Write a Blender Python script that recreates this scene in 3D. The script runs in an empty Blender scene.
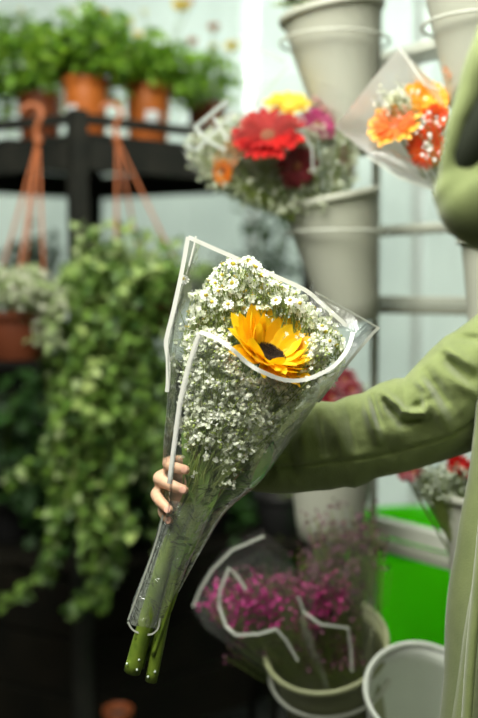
import bpy, bmesh, math, random
from mathutils import Vector, Matrix, Euler
from mathutils import noise as mn
random.seed(7)
PI = math.pi
V3 = Vector
scn = bpy.context.scene
C = scn.collection

# ---------------------------------------------------------------- camera, light, exposure
F = 718 * 50.0 / 36.0
CAM = V3((0, 0, 1.3)); PITCH = math.radians(3.95)
cd = bpy.data.cameras.new('camera'); cam = bpy.data.objects.new('camera', cd); C.objects.link(cam)
cam.location = CAM; cam.rotation_euler = (PI / 2 - PITCH, 0, 0)
cd.sensor_fit = 'VERTICAL'; cd.sensor_height = 36; cd.lens = 50; cd.clip_start = 0.05; cd.clip_end = 60
cd.dof.use_dof = True; cd.dof.focus_distance = 1.19; cd.dof.aperture_fstop = 2.0
scn.camera = cam
vs = scn.view_settings
scn.display_settings.display_device = 'sRGB'
vs.view_transform = 'Standard'; vs.look = 'None'; vs.gamma = 1; vs.use_curve_mapping = False
vs.exposure = 0.0
scn.cycles.transparent_max_bounces = 32
scn.cycles.max_bounces = 8
scn.cycles.sample_clamp_indirect = 4.0
w = bpy.data.worlds.new('World'); scn.world = w; w.use_nodes = True
bgn = w.node_tree.nodes['Background']
bgn.inputs[0].default_value = (0.80, 0.95, 0.90, 1); bgn.inputs[1].default_value = 0.08

def light(name, kind, loc, rot, energy, color, **k):
    d = bpy.data.lights.new(name, kind); d.energy = energy; d.color = color
    for a, v in k.items(): setattr(d, a, v)
    o = bpy.data.objects.new(name, d); C.objects.link(o); o.location = loc; o.rotation_euler = rot
    return o
# daylight through the rear cladding, and area lamps added inside the room
light('sunlight', 'SUN', (0, 9, 6), Euler((math.radians(-52), 0, math.radians(8))), 5.6, (1.0, 1.0, 0.95), angle=0.2)
light('roof_daylight_stand_in', 'AREA', (-0.45, 0.72, 2.70), Euler((math.radians(8), math.radians(-6), 0)), 78, (1.0, 1.0, 0.92), shape='RECTANGLE', size=1.2, size_y=1.2)  # area lamp under the closed ceiling, in place of roof daylight
light('front_fill', 'AREA', (-0.65, -0.30, 2.55), (V3((0, 1.25, 1.15)) - V3((-0.65, -0.30, 2.55))).to_track_quat('-Z', 'Y').to_euler(), 17, (1.0, 1.0, 0.88), shape='RECTANGLE', size=1.0, size_y=.8)  # added fill from behind the camera; the front wall has no window
light('rear_overhead_fill', 'AREA', (0.2, 2.4, 2.74), Euler((0, 0, 0)), 14, (0.98, 1.0, 0.90), shape='RECTANGLE', size=1.8, size_y=0.9)  # added overhead fill for the rear half of the room
# point lights added behind the frosted rear wall to make its soft glare spots
for _x, _z, _e in ((.17, 2.05, 30), (.60, 2.28, 26), (-.22, 2.33, 16), (-.12, 2.06, 6)):
    light('wall_glare_light', 'POINT', (_x, 4.02, _z), (0, 0, 0), _e, (1, 1, .98), shadow_soft_size=.05)

_f = V3((0, math.cos(PITCH), -math.sin(PITCH))); _u = V3((0, math.sin(PITCH), math.cos(PITCH)))
def P(px, py, y):
    r = _f + V3((1, 0, 0)) * ((px - 239) / F) + _u * ((359 - py) / F)
    return CAM + r * (y / r.y)

# ---------------------------------------------------------------- materials
_M = {}
def mat(name, col, rough=0.6, var=0.0, scale=20, col2=None, metal=0, trans=0.0, bump=0.0, bscale=60, per=None, spec=0.5, emit=None, sheen=0):
    if name in _M: return _M[name]
    m = bpy.data.materials.new(name); m.use_nodes = True; nt = m.node_tree; N = nt.nodes; L = nt.links
    b = N['Principled BSDF']; out = N['Material Output']
    b.inputs['Base Color'].default_value = (*col, 1); b.inputs['Roughness'].default_value = rough
    b.inputs['Metallic'].default_value = metal; b.inputs['Specular IOR Level'].default_value = spec
    if sheen: b.inputs['Sheen Weight'].default_value = sheen
    src = None
    if col2:
        mix = N.new('ShaderNodeMix'); mix.data_type = 'RGBA'
        mix.inputs[6].default_value = (*col, 1); mix.inputs[7].default_value = (*col2, 1)
        if per == 'island':
            g = N.new('ShaderNodeNewGeometry'); L.new(g.outputs['Random Per Island'], mix.inputs[0])
        elif per == 'object':
            g = N.new('ShaderNodeObjectInfo'); L.new(g.outputs['Random'], mix.inputs[0])
        else:
            t = N.new('ShaderNodeTexNoise'); t.inputs['Scale'].default_value = scale; t.inputs['Detail'].default_value = 6
            tc = N.new('ShaderNodeTexCoord'); L.new(tc.outputs['Object'], t.inputs['Vector'])
            r = N.new('ShaderNodeMapRange'); r.inputs[1].default_value = .35; r.inputs[2].default_value = .65
            L.new(t.outputs['Fac'], r.inputs[0]); L.new(r.outputs[0], mix.inputs[0])
        L.new(mix.outputs[2], b.inputs['Base Color']); src = mix.outputs[2]
    if bump:
        t = N.new('ShaderNodeTexNoise'); t.inputs['Scale'].default_value = bscale; t.inputs['Detail'].default_value = 5
        tc = N.new('ShaderNodeTexCoord'); L.new(tc.outputs['Object'], t.inputs['Vector'])
        bp = N.new('ShaderNodeBump'); bp.inputs['Strength'].default_value = bump; bp.inputs['Distance'].default_value = .004
        L.new(t.outputs['Fac'], bp.inputs['Height']); L.new(bp.outputs[0], b.inputs['Normal'])
    if trans:
        tr = N.new('ShaderNodeBsdfTranslucent'); mx = N.new('ShaderNodeMixShader'); mx.inputs[0].default_value = trans
        if src: L.new(src, tr.inputs['Color'])
        else: tr.inputs['Color'].default_value = (*col, 1)
        L.new(b.outputs[0], mx.inputs[1]); L.new(tr.outputs[0], mx.inputs[2]); L.new(mx.outputs[0], out.inputs['Surface'])
    if emit:
        b.inputs['Emission Color'].default_value = (*col, 1); b.inputs['Emission Strength'].default_value = emit
    _M[name] = m
    return m

def film(name, haze=.05, gloss=.55, rough=.12, tint=(1, 1, 1), hcol=(.85, .9, .85), bscale=28, bump=.5):
    m = bpy.data.materials.new(name); m.use_nodes = True; nt = m.node_tree; N = nt.nodes; L = nt.links
    N.remove(N['Principled BSDF']); out = N['Material Output']
    tr = N.new('ShaderNodeBsdfTransparent'); tr.inputs[0].default_value = (*tint, 1)
    gl = N.new('ShaderNodeBsdfAnisotropic'); gl.inputs['Roughness'].default_value = rough
    df = N.new('ShaderNodeBsdfDiffuse'); df.inputs[0].default_value = (*hcol, 1)
    tl = N.new('ShaderNodeBsdfTranslucent'); tl.inputs[0].default_value = (*hcol, 1)
    hz = N.new('ShaderNodeMixShader'); L.new(df.outputs[0], hz.inputs[1]); L.new(tl.outputs[0], hz.inputs[2])
    lw = N.new('ShaderNodeLayerWeight'); lw.inputs[0].default_value = .25
    mr = N.new('ShaderNodeMath'); mr.operation = 'MULTIPLY_ADD'; mr.inputs[1].default_value = gloss; mr.inputs[2].default_value = .05
    L.new(lw.outputs['Fresnel'], mr.inputs[0])
    t = N.new('ShaderNodeTexNoise'); t.inputs['Scale'].default_value = bscale; t.inputs['Detail'].default_value = 3; t.inputs['Distortion'].default_value = 1.2
    tc = N.new('ShaderNodeTexCoord'); L.new(tc.outputs['Object'], t.inputs['Vector'])
    bp = N.new('ShaderNodeBump'); bp.inputs['Strength'].default_value = bump; bp.inputs['Distance'].default_value = .01
    L.new(t.outputs['Fac'], bp.inputs['Height']); L.new(bp.outputs[0], gl.inputs['Normal']); L.new(bp.outputs[0], lw.inputs['Normal'])
    a = N.new('ShaderNodeMixShader'); a.inputs[0].default_value = haze
    L.new(tr.outputs[0], a.inputs[1]); L.new(hz.outputs[0], a.inputs[2])
    b = N.new('ShaderNodeMixShader'); L.new(mr.outputs[0], b.inputs[0]); L.new(a.outputs[0], b.inputs[1]); L.new(gl.outputs[0], b.inputs[2])
    L.new(b.outputs[0], out.inputs['Surface'])
    _M[name] = m
    return m

M_film = film('clear_cellophane', haze=.045, gloss=.5, rough=.16)
M_film2 = film('hazy_cellophane', haze=.06, gloss=.35, rough=.2, bscale=18)
M_zig = film('milky_cellophane_edge', haze=.55, gloss=.3, rough=.3)
M_frost = film('frosted_paper', haze=.90, gloss=.15, rough=.35, hcol=(.96, .98, .95), bscale=12)
M_border = mat('white_print', (.95, .95, .88), .45, trans=.15)
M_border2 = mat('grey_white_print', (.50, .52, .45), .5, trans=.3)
M_stem = mat('stem_green', (.19, .27, .03), .4, col2=(.09, .15, .015), scale=40)
M_stem2 = mat('fine_stem_green', (.34, .42, .10), .6, per='island', col2=(.18, .26, .05))
M_gyp = mat('white_floret', (.92, .93, .86), .7, trans=.25, per='island', col2=(.80, .85, .60))
M_bud = mat('green_bud', (.32, .44, .06), .6, per='island', col2=(.45, .5, .2))
M_yel = mat('yellow_centre', (.85, .60, .05), .7, per='island', col2=(.6, .5, .05))
M_sun = mat('sunflower_petal', (1.0, .56, .004), .55, per='object', col2=(1.0, .72, .012), trans=.35)
M_disc = mat('sunflower_disc', (.022, .013, .008), .8, col2=(.06, .03, .012), scale=300, bump=.8, bscale=500)
M_red = mat('red_petal', (.50, .004, .002), .6, per='object', col2=(.26, .002, .003), trans=.15, spec=.2)
M_dred = mat('dark_red_petal', (.20, .004, .012), .5, per='object', col2=(.12, .003, .01), trans=.1)
M_yp = mat('yellow_petal', (.95, .72, .03), .5, per='object', col2=(.9, .62, .02), trans=.2)
M_mag = mat('magenta_petal', (.42, .008, .12), .5, per='object', col2=(.3, .006, .09), trans=.1)
M_dusty = mat('dusty_pink_petal', (.45, .20, .20), .55, per='object', col2=(.5, .26, .22), trans=.15)
M_org = mat('orange_petal', (.90, .20, .015), .5, per='object', col2=(.9, .32, .03), trans=.2)
M_gor = mat('golden_petal', (.95, .40, .02), .5, per='object', col2=(.95, .5, .05), trans=.2)
M_ror = mat('red_orange_petal', (.85, .07, .015), .5, per='object', col2=(.85, .13, .02), trans=.2)
M_pk = mat('magenta_floret', (.62, .03, .28), .6, per='island', col2=(.36, .015, .16), trans=.2)
M_dpk = mat('plum_floret', (.12, .03, .06), .7, per='island', col2=(.07, .03, .035))
M_gdisc = mat('gerbera_disc', (.25, .08, .03), .8, bump=.5, bscale=400)
M_leafA = mat('rose_leaf', (.16, .38, .02), .45, per='object', col2=(.40, .62, .05), trans=.35)
M_leafAs = mat('rose_leaf_small', (.07, .20, .015), .45, per='island', col2=(.28, .50, .04), trans=.3)
M_ivy = mat('ivy_leaf', (.13, .28, .03), .5, per='object', col2=(.46, .58, .18), trans=.25)
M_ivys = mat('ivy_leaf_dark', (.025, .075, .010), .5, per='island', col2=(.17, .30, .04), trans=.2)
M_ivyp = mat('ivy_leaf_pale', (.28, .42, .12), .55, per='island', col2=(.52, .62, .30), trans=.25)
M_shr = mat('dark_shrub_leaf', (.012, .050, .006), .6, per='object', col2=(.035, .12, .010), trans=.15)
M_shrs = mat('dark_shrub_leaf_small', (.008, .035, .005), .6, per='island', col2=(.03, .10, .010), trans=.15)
M_pale = mat('pale_bloom', (.72, .72, .58), .7, per='island', col2=(.24, .32, .12), trans=.2)
M_terra = mat('terracotta_plastic', (.62, .17, .025), .45, col2=(.52, .13, .02), scale=8)
M_terra2 = mat('brown_plastic', (.24, .06, .015), .5, col2=(.18, .045, .012), scale=8)
M_hook = mat('orange_hanger_plastic', (.48, .14, .045), .4)
M_tag = mat('white_tag', (.80, .84, .84), .6)
M_wood = mat('black_stained_wood', (.014, .016, .013), .7, col2=(.026, .026, .020), scale=14, bump=.4, bscale=50, spec=.2)
M_bench = mat('dark_bench_wood', (.006, .006, .004), .9, col2=(.012, .010, .006), scale=6, bump=.4, bscale=30, spec=.1)
M_soil = mat('potting_soil', (.025, .018, .012), .9, bump=.8, bscale=120)
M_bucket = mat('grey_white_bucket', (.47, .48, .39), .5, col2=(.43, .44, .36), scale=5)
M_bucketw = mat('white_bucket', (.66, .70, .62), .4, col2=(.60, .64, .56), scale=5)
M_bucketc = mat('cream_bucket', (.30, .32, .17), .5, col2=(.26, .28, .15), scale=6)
M_rack = mat('painted_metal', (.60, .62, .53), .4, col2=(.55, .57, .48), scale=10)
M_rackg = mat('grey_metal', (.34, .35, .28), .4)
M_tub = mat('bright_green_plastic', (.16, .95, .004), .35, trans=.5)
M_tubd = mat('bright_green_rim', (.16, .95, .01), .35, trans=.5)
M_skin = mat('skin', (.62, .40, .26), .5, col2=(.60, .33, .20), scale=25, bump=.15, bscale=150)
M_nail = mat('fingernail', (.70, .38, .28), .3)
M_coat = mat('olive_twill', (.215, .262, .088), .85, col2=(.185, .23, .074), scale=35, bump=.25, bscale=420, sheen=.35)
M_fold_shade = mat('dark_olive_fold_shade', (.018, .024, .010), .9)  # near-black olive, shade painted into the raised sleeve's fold
M_seam = mat('seam_thread', (.03, .04, .015), .9)
M_hair = mat('dark_brown_hair', (.03, .018, .012), .5)
M_trs = mat('black_cloth', (.02, .02, .022), .85)
M_shoe = mat('black_leather', (.02, .02, .02), .4)
M_eye = mat('eye_white', (.8, .8, .78), .2)
M_iris = mat('iris', (.05, .03, .02), .2)
M_lip = mat('lip', (.5, .18, .14), .5)
M_wallp = mat('polycarbonate', (.79, .86, .81), .5, col2=(.66, .73, .69), scale=1.6, trans=.6)
M_dwall = mat('dark_green_board', (.020, .026, .016), .9, col2=(.03, .036, .02), scale=3)
M_alu = mat('pale_aluminium', (.78, .82, .76), .4, metal=.3)
M_floor = mat('damp_concrete', (.035, .034, .026), .7, col2=(.02, .02, .016), scale=3, bump=.5, bscale=20)
M_ceil = mat('grey_ceiling', (.12, .13, .12), .8)
M_bulb = mat('lit_bulb', (1, 1, .97), .5, emit=14)
M_socket = mat('white_socket', (.7, .7, .68), .4)
M_wat = mat('water_drop', (.7, .8, .7), .05, spec=1.0)

# ---------------------------------------------------------------- object helpers
W = {}
def thing(name, label, cat, loc, group=None):
    o = bpy.data.objects.new(name, None); C.objects.link(o); o.location = loc; o.empty_display_size = .05
    o['label'] = label; o['category'] = cat
    if group: o['group'] = group
    W[o.name] = V3(loc)
    return o
class MB:
    def __init__(s): s.v = []; s.f = []; s.m = []
    def add(s, v, f, mi=0):
        b = len(s.v); s.v += [V3(x) for x in v]; s.f += [[i + b for i in q] for q in f]; s.m += [mi] * len(f)
    def box(s, c, sz, rot=None, mi=0):
        c = V3(c); h = V3(sz) / 2
        vs_ = [V3((x * h.x, y * h.y, z * h.z)) for x in (-1, 1) for y in (-1, 1) for z in (-1, 1)]
        if rot is not None: vs_ = [rot @ q for q in vs_]
        s.add([c + q for q in vs_], [(0, 1, 3, 2), (4, 6, 7, 5), (0, 4, 5, 1), (2, 3, 7, 6), (0, 2, 6, 4), (1, 5, 7, 3)], mi)
    def tube(s, pts, rad, seg=8, mi=0, cap=True, flat=1.0, closed=False, up=None):
        pts = [V3(p) for p in pts]; n = len(pts)
        if not hasattr(rad, '__len__'): rad = [rad] * n
        prev = up; rings = []
        for i, p in enumerate(pts):
            if closed: t = pts[(i + 1) % n] - pts[i - 1]
            else: t = pts[min(i + 1, n - 1)] - pts[max(i - 1, 0)]
            if t.length < 1e-9: t = V3((0, 0, 1))
            t.normalize()
            if prev is None: prev = V3((0, -1, 0)) if abs(t.y) < .9 else V3((1, 0, 0))
            a = prev - t * prev.dot(t)
            if a.length < 1e-6: a = t.orthogonal()
            a.normalize(); b = t.cross(a); prev = a
            rings.append([p + (a * math.cos(2 * PI * k / seg) * flat + b * math.sin(2 * PI * k / seg)) * rad[i] for k in range(seg)])
        v = [q for r in rings for q in r]; f = []
        for i in range(n if closed else n - 1):
            j = (i + 1) % n
            for k in range(seg):
                f.append((i * seg + k, i * seg + (k + 1) % seg, j * seg + (k + 1) % seg, j * seg + k))
        if cap and not closed:
            f.append(tuple(range(seg))[::-1]); f.append(tuple((n - 1) * seg + k for k in range(seg)))
        s.add(v, f, mi)
    def lathe(s, prof, c, rot=None, seg=40, mi=0):
        c = V3(c); v = []; f = []
        for r, z in prof:
            for k in range(seg):
                q = V3((r * math.cos(2 * PI * k / seg), r * math.sin(2 * PI * k / seg), z))
                v.append(c + (rot @ q if rot is not None else q))
        for i in range(len(prof) - 1):
            for k in range(seg):
                f.append((i * seg + k, i * seg + (k + 1) % seg, (i + 1) * seg + (k + 1) % seg, (i + 1) * seg + k))
        s.add(v, f, mi)
    def build(s, name, m, parent=None, smooth=True, label=None, cat=None, group=None, kind=None, mods=None):
        ms = m if isinstance(m, (list, tuple)) else [m]
        o0 = W.get(parent.name, V3()) if parent else V3()
        me = bpy.data.meshes.new(name); me.from_pydata([q - o0 for q in s.v], [], s.f)
        for x in ms: me.materials.append(x)
        me.polygons.foreach_set('material_index', s.m)
        if smooth: me.polygons.foreach_set('use_smooth', [True] * len(s.f))
        me.update()
        o = bpy.data.objects.new(name, me); C.objects.link(o)
        if parent: o.parent = parent; W[o.name] = o0
        if label: o['label'] = label
        if cat: o['category'] = cat
        if group: o['group'] = group
        if kind: o['kind'] = kind
        return o
def place(name, me, mtx, parent):
    """object with shared mesh data at world matrix mtx"""
    o = bpy.data.objects.new(name, me); C.objects.link(o)
    o.parent = parent
    o.matrix_local = Matrix.Translation(-W[parent.name]) @ mtx
    W[o.name] = W[parent.name]
    return o
def rawmesh(name, mb, m):
    ms = m if isinstance(m, (list, tuple)) else [m]
    me = bpy.data.meshes.new(name); me.from_pydata(mb.v, [], mb.f)
    for x in ms: me.materials.append(x)
    me.polygons.foreach_set('material_index', mb.m)
    me.polygons.foreach_set('use_smooth', [True] * len(mb.f)); me.update()
    return me
def bevel(o, wd=.004, seg=2):
    b = o.modifiers.new('bevel', 'BEVEL'); b.width = wd; b.segments = seg; b.limit_method = 'ANGLE'
    return o
def frame(n, up=V3((0, 0, 1)), roll=0):
    """rotation with local z = n"""
    n = V3(n).normalized(); x = up.cross(n)
    if x.length < 1e-4: x = V3((1, 0, 0))
    x.normalize(); y = n.cross(x)
    m = Matrix((x, y, n)).transposed()
    return m @ Matrix.Rotation(roll, 3, 'Z')
def rv(s=1.0):
    while True:
        q = V3((random.uniform(-1, 1), random.uniform(-1, 1), random.uniform(-1, 1)))
        if .05 < q.length < 1: return q.normalized() * s
def catmull(pts, n=6):
    pts = [V3(p) for p in pts]; out = []
    for i in range(len(pts) - 1):
        p0 = pts[max(i - 1, 0)]; p1 = pts[i]; p2 = pts[i + 1]; p3 = pts[min(i + 2, len(pts) - 1)]
        for k in range(n):
            t = k / n
            out.append(.5 * ((2 * p1) + (p2 - p0) * t + (2 * p0 - 5 * p1 + 4 * p2 - p3) * t * t + (3 * p1 - p0 - 3 * p2 + p3) * t ** 3))
    out.append(pts[-1]); return out
def interp(tab, x):
    if x <= tab[0][0]: return tab[0][1]
    for (a, b), (c, d) in zip(tab, tab[1:]):
        if x <= c: return b + (d - b) * (x - a) / (c - a)
    return tab[-1][1]

# ---------------------------------------------------------------- leaf / petal meshes (unit length along +y, face +z)
def leaf_outline(pts, fold=.12, curl=.15):
    """pts: half outline [(x,y)..]; returns verts/faces with midrib"""
    v = []; f = []
    for x, y in pts:
        z = -curl * y * y
        v += [(-x, y, z + fold * x), (0, y, z), (x, y, z + fold * x)]
    for i in range(len(pts) - 1):
        a = i * 3; f += [(a, a + 1, a + 4, a + 3), (a + 1, a + 2, a + 5, a + 4)]
    return v, f
OV = [(.02, 0), (.2, .12), (.33, .35), (.33, .55), (.22, .78), (.02, 1)]
IVY = [(.05, 0), (.34, -.05), (.50, .12), (.27, .30), (.42, .52), (.20, .62), (.02, 1)]
PET = [(.04, 0), (.10, .2), (.15, .5), (.16, .75), (.10, .93), (.02, 1)]
SPET = [(.06, 0), (.15, .15), (.20, .38), (.20, .6), (.14, .82), (.02, 1)]
def leafmesh(name, out, m, fold=.2, curl=.2):
    b = MB(); v, f = leaf_outline(out, fold, curl); b.add(v, f); return rawmesh(name, b, m)
ME_rose = [leafmesh('rose_leaf', OV, M_leafA, .25, c) for c in (.1, .35)]
ME_ivy = [leafmesh('ivy_leaf', IVY, M_ivy, .2, c) for c in (.1, .4)]
ME_shr = [leafmesh('shrub_leaf', OV, M_shr, .25, c) for c in (.1, .4)]
def leafmtx(pos, d, size, face=None):
    d = V3(d).normalized()
    up = (face or (V3((0, -.5, 1)) + rv(.6)))
    z = up - d * up.dot(d)
    if z.length < 1e-3: z = d.orthogonal()
    z.normalize(); x = d.cross(z)
    m = Matrix((x * size, d * size, z * size)).transposed().to_4x4(); m.translation = pos
    return m
def addleaf(mb, out, pos, d, size, mi=0, fold=.2, curl=.2):
    m = leafmtx(pos, d, size); v, f = leaf_outline(out, fold, curl)
    mb.add([m @ V3(q) for q in v], f, mi)

# ================================================================ SETTING
def struct(name, mb, m, parent=None, **k):
    o = mb.build(name, m, parent, smooth=False)
    if not parent: o['kind'] = 'structure'
    return o
b = MB(); b.box((0, 1.7, -.05), (5.2, 5.4, .1)); struct('floor', b, M_floor)
b = MB(); b.box((0, 1.5, 3.05), (5.2, 4.8, .1)); struct('ceiling', b, M_ceil)
# rear wall: dark board low down on the left, translucent ribbed panels above
b = MB(); b.box((0, 3.82, .14), (5.2, .04, .28)); wb = struct('wall_back', b, M_dwall); W[wb.name] = V3()
k = 0
for i in range(8):
    x0 = -2.42 + i * .62
    b = MB(); n = 16
    v = []; f = []
    for j in range(n + 1):
        x = x0 + .60 * j / n; yy = 3.80 + (.0015 if j % 2 else -.0015)
        v += [(x, yy, .28), (x, yy, 3.0), (x, yy + .012, .28), (x, yy + .012, 3.0)]
    for j in range(n):
        a = j * 4; c_ = a + 4
        f += [(a, c_, c_ + 1, a + 1), (a + 2, a + 3, c_ + 3, c_ + 2), (a + 1, c_ + 1, c_ + 3, a + 3), (a, a + 2, c_ + 2, c_)]
    b.add(v, f); b.build('panel', M_wallp, wb, smooth=False)
    if i: 
        b = MB(); b.box((x0 - .01, 3.782, 1.64), (.022, .02, 2.72)); b.build('glazing_bar', M_alu, wb, smooth=False)
b = MB(); b.box((-2.5, 1.5, 1.5), (.06, 4.6, 3.0)); struct('wall_left', b, M_dwall)
b = MB(); b.box((0, -.85, 1.5), (5.0, .06, 3.0)); struct('wall_front', b, M_dwall)
b = MB(); b.box((2.5, 1.5, 1.5), (.06, 4.6, 3.0)); struct('wall_right', b, M_dwall)

# ================================================================ RACK
rack = thing('flower_rack', 'grey painted metal display rack with crossbars behind the person in green', 'rack', (.3, 1.95, 0))
RD = V3((.62, -.785, 0)).normalized()           # comes towards the camera on the right
R0 = P(375, 290, 2.05); R0 = V3((R0.x, R0.y, 0))
rot_rack = Matrix((RD, V3((-RD.y, RD.x, 0)), V3((0, 0, 1)))).transposed()
for s in (0.0, .80):
    q = R0 + RD * s
    b = MB(); b.box((q.x, q.y, 1.1), (.014, .014, 2.2), rot_rack)
    bevel(b.build('post', M_rack, rack, smooth=False), .003)
def rail(py, hh, dd=.03, m=M_rack, off=0.0):
    z = P(375, py, R0.y).z
    q = R0 * 1.0 + V3((0, 0, z)) + rot_rack @ V3((0, off, 0))
    b = MB(); b.box(q + RD * .39, (.84, dd, hh), rot_rack); bevel(b.build('crossbar', m, rack, smooth=False), .003)
rail(57, .020, off=.02); rail(66, .006, off=.03); rail(233, .012, off=.02, m=M_rackg); rail(228, .010, off=.03)
rail(300, .016, off=.03); rail(309, .018, off=.02, m=M_rackg); rail(528, .034, off=.03); rail(544, .022, off=.015, m=M_rackg)

def bucket(px_l, px_r, py, Y, h, label, m, tilt=(0, 0), ring_py=None, taper=.70, group=None, name='flower_bucket', water=False):
    c = P((px_l + px_r) / 2, py, Y); r = (px_r - px_l) / 2 / F * Y
    rot = Euler((tilt[0], tilt[1], 0)).to_matrix()
    base = c + rot @ V3((0, 0, -h))
    t = thing(name, label, 'bucket', base, group)
    k = r * taper
    b = MB()
    def rr(z): return k + (r - k) * z / h
    prof = [(.001, 0), (k - .004, 0), (k, .004)] + [(rr(h * i / 6), h * i / 6) for i in range(1, 6)] + [(rr(h * .93), h * .93), (r, h - .012)]
    prof += [(r - .003, h - .004)] + [(rr(h * i / 6) - .004, h * i / 6) for i in range(5, 0, -1)] + [(k - .005, .008), (.001, .006)]
    b.lathe(prof, base, rot, 56); b.build('body', m, t)
    b = MB(); b.lathe([(r - .003, h - .012), (r + .003, h - .013), (r + .005, h - .008), (r + .0045, h - .002), (r + .002, h + .001), (r - .002, h), (r - .004, h - .006)], base, rot, 56); b.build('rim', m, t)
    if water:
        b = MB(); b.lathe([(.001, h * .35), (rr(h * .35) - .006, h * .35)], base, rot, 40); b.build('water', M_soil, t)
    return t, c, r, base, rot, rr
def ring(px_l, px_r, py, Y, label, hook=True):
    c = P((px_l + px_r) / 2, py, Y); r = (px_r - px_l) / 2 / F * Y
    n = 40; pts = [c + V3((r * math.cos(2 * PI * i / n), r * math.sin(2 * PI * i / n), 0)) for i in range(n)]
    b = MB(); b.tube(pts, .0026, 8, closed=True); b.build('holder_ring', M_rack, rack)
    b = MB(); q = c + V3((0, r, 0)); e = q + V3((0, .03, .035)); b.tube(catmull([q, q + V3((0, .02, 0)), e, e + V3((0, .0, .05))], 4), .0026, 6); b.build('ring_hook', M_rack, rack)

BA = bucket(281, 381, 10, 1.88, .27, 'grey-white bucket at the top of the rack holding thin green sprigs', M_bucket, tilt=(.03, -.17), taper=.50, group='flower buckets on the rack')
ring(281, 388, 43, 1.88, '')
BB = bucket(281, 377, 196, 1.88, .24, 'grey-white bucket in the middle of the rack under the red gerbera bouquet', M_bucket, tilt=(.06, -.20), taper=.58, group='flower buckets on the rack')
ring(286, 388, 233, 1.88, '')
BC = bucket(424, 545, -24, 1.62, .20, 'grey-white bucket in the top right corner above the orange gerberas', M_bucket, tilt=(.02, -.05), taper=.62, group='flower buckets on the rack')
ring(424, 540, 26, 1.62, '')
BD = bucket(462, 560, 236, 1.62, .24, 'grey-white bucket whose left edge shows above the green sleeve at the right', M_bucket, taper=.7, group='flower buckets on the rack')
ring(458, 566, 242, 1.62, '')
BE = bucket(283, 380, 412, 1.86, .24, 'grey-white bucket behind the green sleeve, its foot showing below', M_bucket, tilt=(.05, 0), taper=.68, group='flower buckets on the rack')
BF = bucket(443, 550, 492, 1.62, .26, 'grey-white bucket with red flowers beside the edge of the green coat', M_bucket, taper=.7, group='flower buckets on the rack')
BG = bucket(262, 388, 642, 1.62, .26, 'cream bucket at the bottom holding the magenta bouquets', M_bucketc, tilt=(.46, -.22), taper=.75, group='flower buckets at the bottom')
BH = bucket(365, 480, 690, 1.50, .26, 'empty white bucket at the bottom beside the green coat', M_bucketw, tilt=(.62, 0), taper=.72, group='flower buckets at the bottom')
for (bk, rail_y) in ((BG, 0), (BH, 0)):
    pass
# lower cradle ring around the cream bucket
b = MB(); cc = BG[3] + BG[4] @ V3((0, 0, .20)); rr_ = BG[2] * 1.02
b.tube([cc + BG[4] @ V3((rr_ * math.cos(2 * PI * i / 40), rr_ * math.sin(2 * PI * i / 40), 0)) for i in range(40)], .0035, 8, closed=True); b.build('holder_ring', M_rack, rack)
# wide low trestle that carries the two bottom buckets
tr = thing('bucket_trestle', 'low dark trestle under the cream and the white bucket', 'stand', (.16, 1.72, 0))
for (bk) in (BG, BH):
    q = bk[3] + bk[4] @ V3((0, 0, -.016))
    b = MB(); b.box(q, (.20, .20, .028), bk[4]); bevel(b.build('tilted_board', M_bench, tr, smooth=False), .003)
    for sx in (-1, 1):
        for sy in (-1, 1):
            top = q + bk[4] @ V3((sx * .085, sy * .085, -.012))
            b = MB(); b.box((top.x, top.y, top.z / 2), (.022, .022, top.z)); b.build('leg', M_bench, tr, smooth=False)

# bright green tub behind the rack
gt = thing('green_tub', 'bright green plastic tub behind the rack bar', 'tub', P(415, 690, 2.45) * 1.0)
c0 = P(425, 524, 2.5); rb = .215; gb = V3((c0.x, c0.y, 0)); W[gt.name] = gb.copy(); gt.location = gb
b = MB(); H = c0.z
b.lathe([(.001, 0), (rb * .86, 0), (rb * .87, .01), (rb * .99, H - .03), (rb * .985, H - .008), (rb * .97, H - .03), (rb * .85, .015), (.001, .012)], gb, seg=64); b.build('body', M_tub, gt)
b = MB(); b.lathe([(rb * .985, H - .03), (rb * 1.04, H - .03), (rb * 1.045, H - .012), (rb * 1.02, H), (rb * .97, H), (rb * .965, H - .02)], gb, seg=64); b.build('rim', M_tubd, gt)

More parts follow.
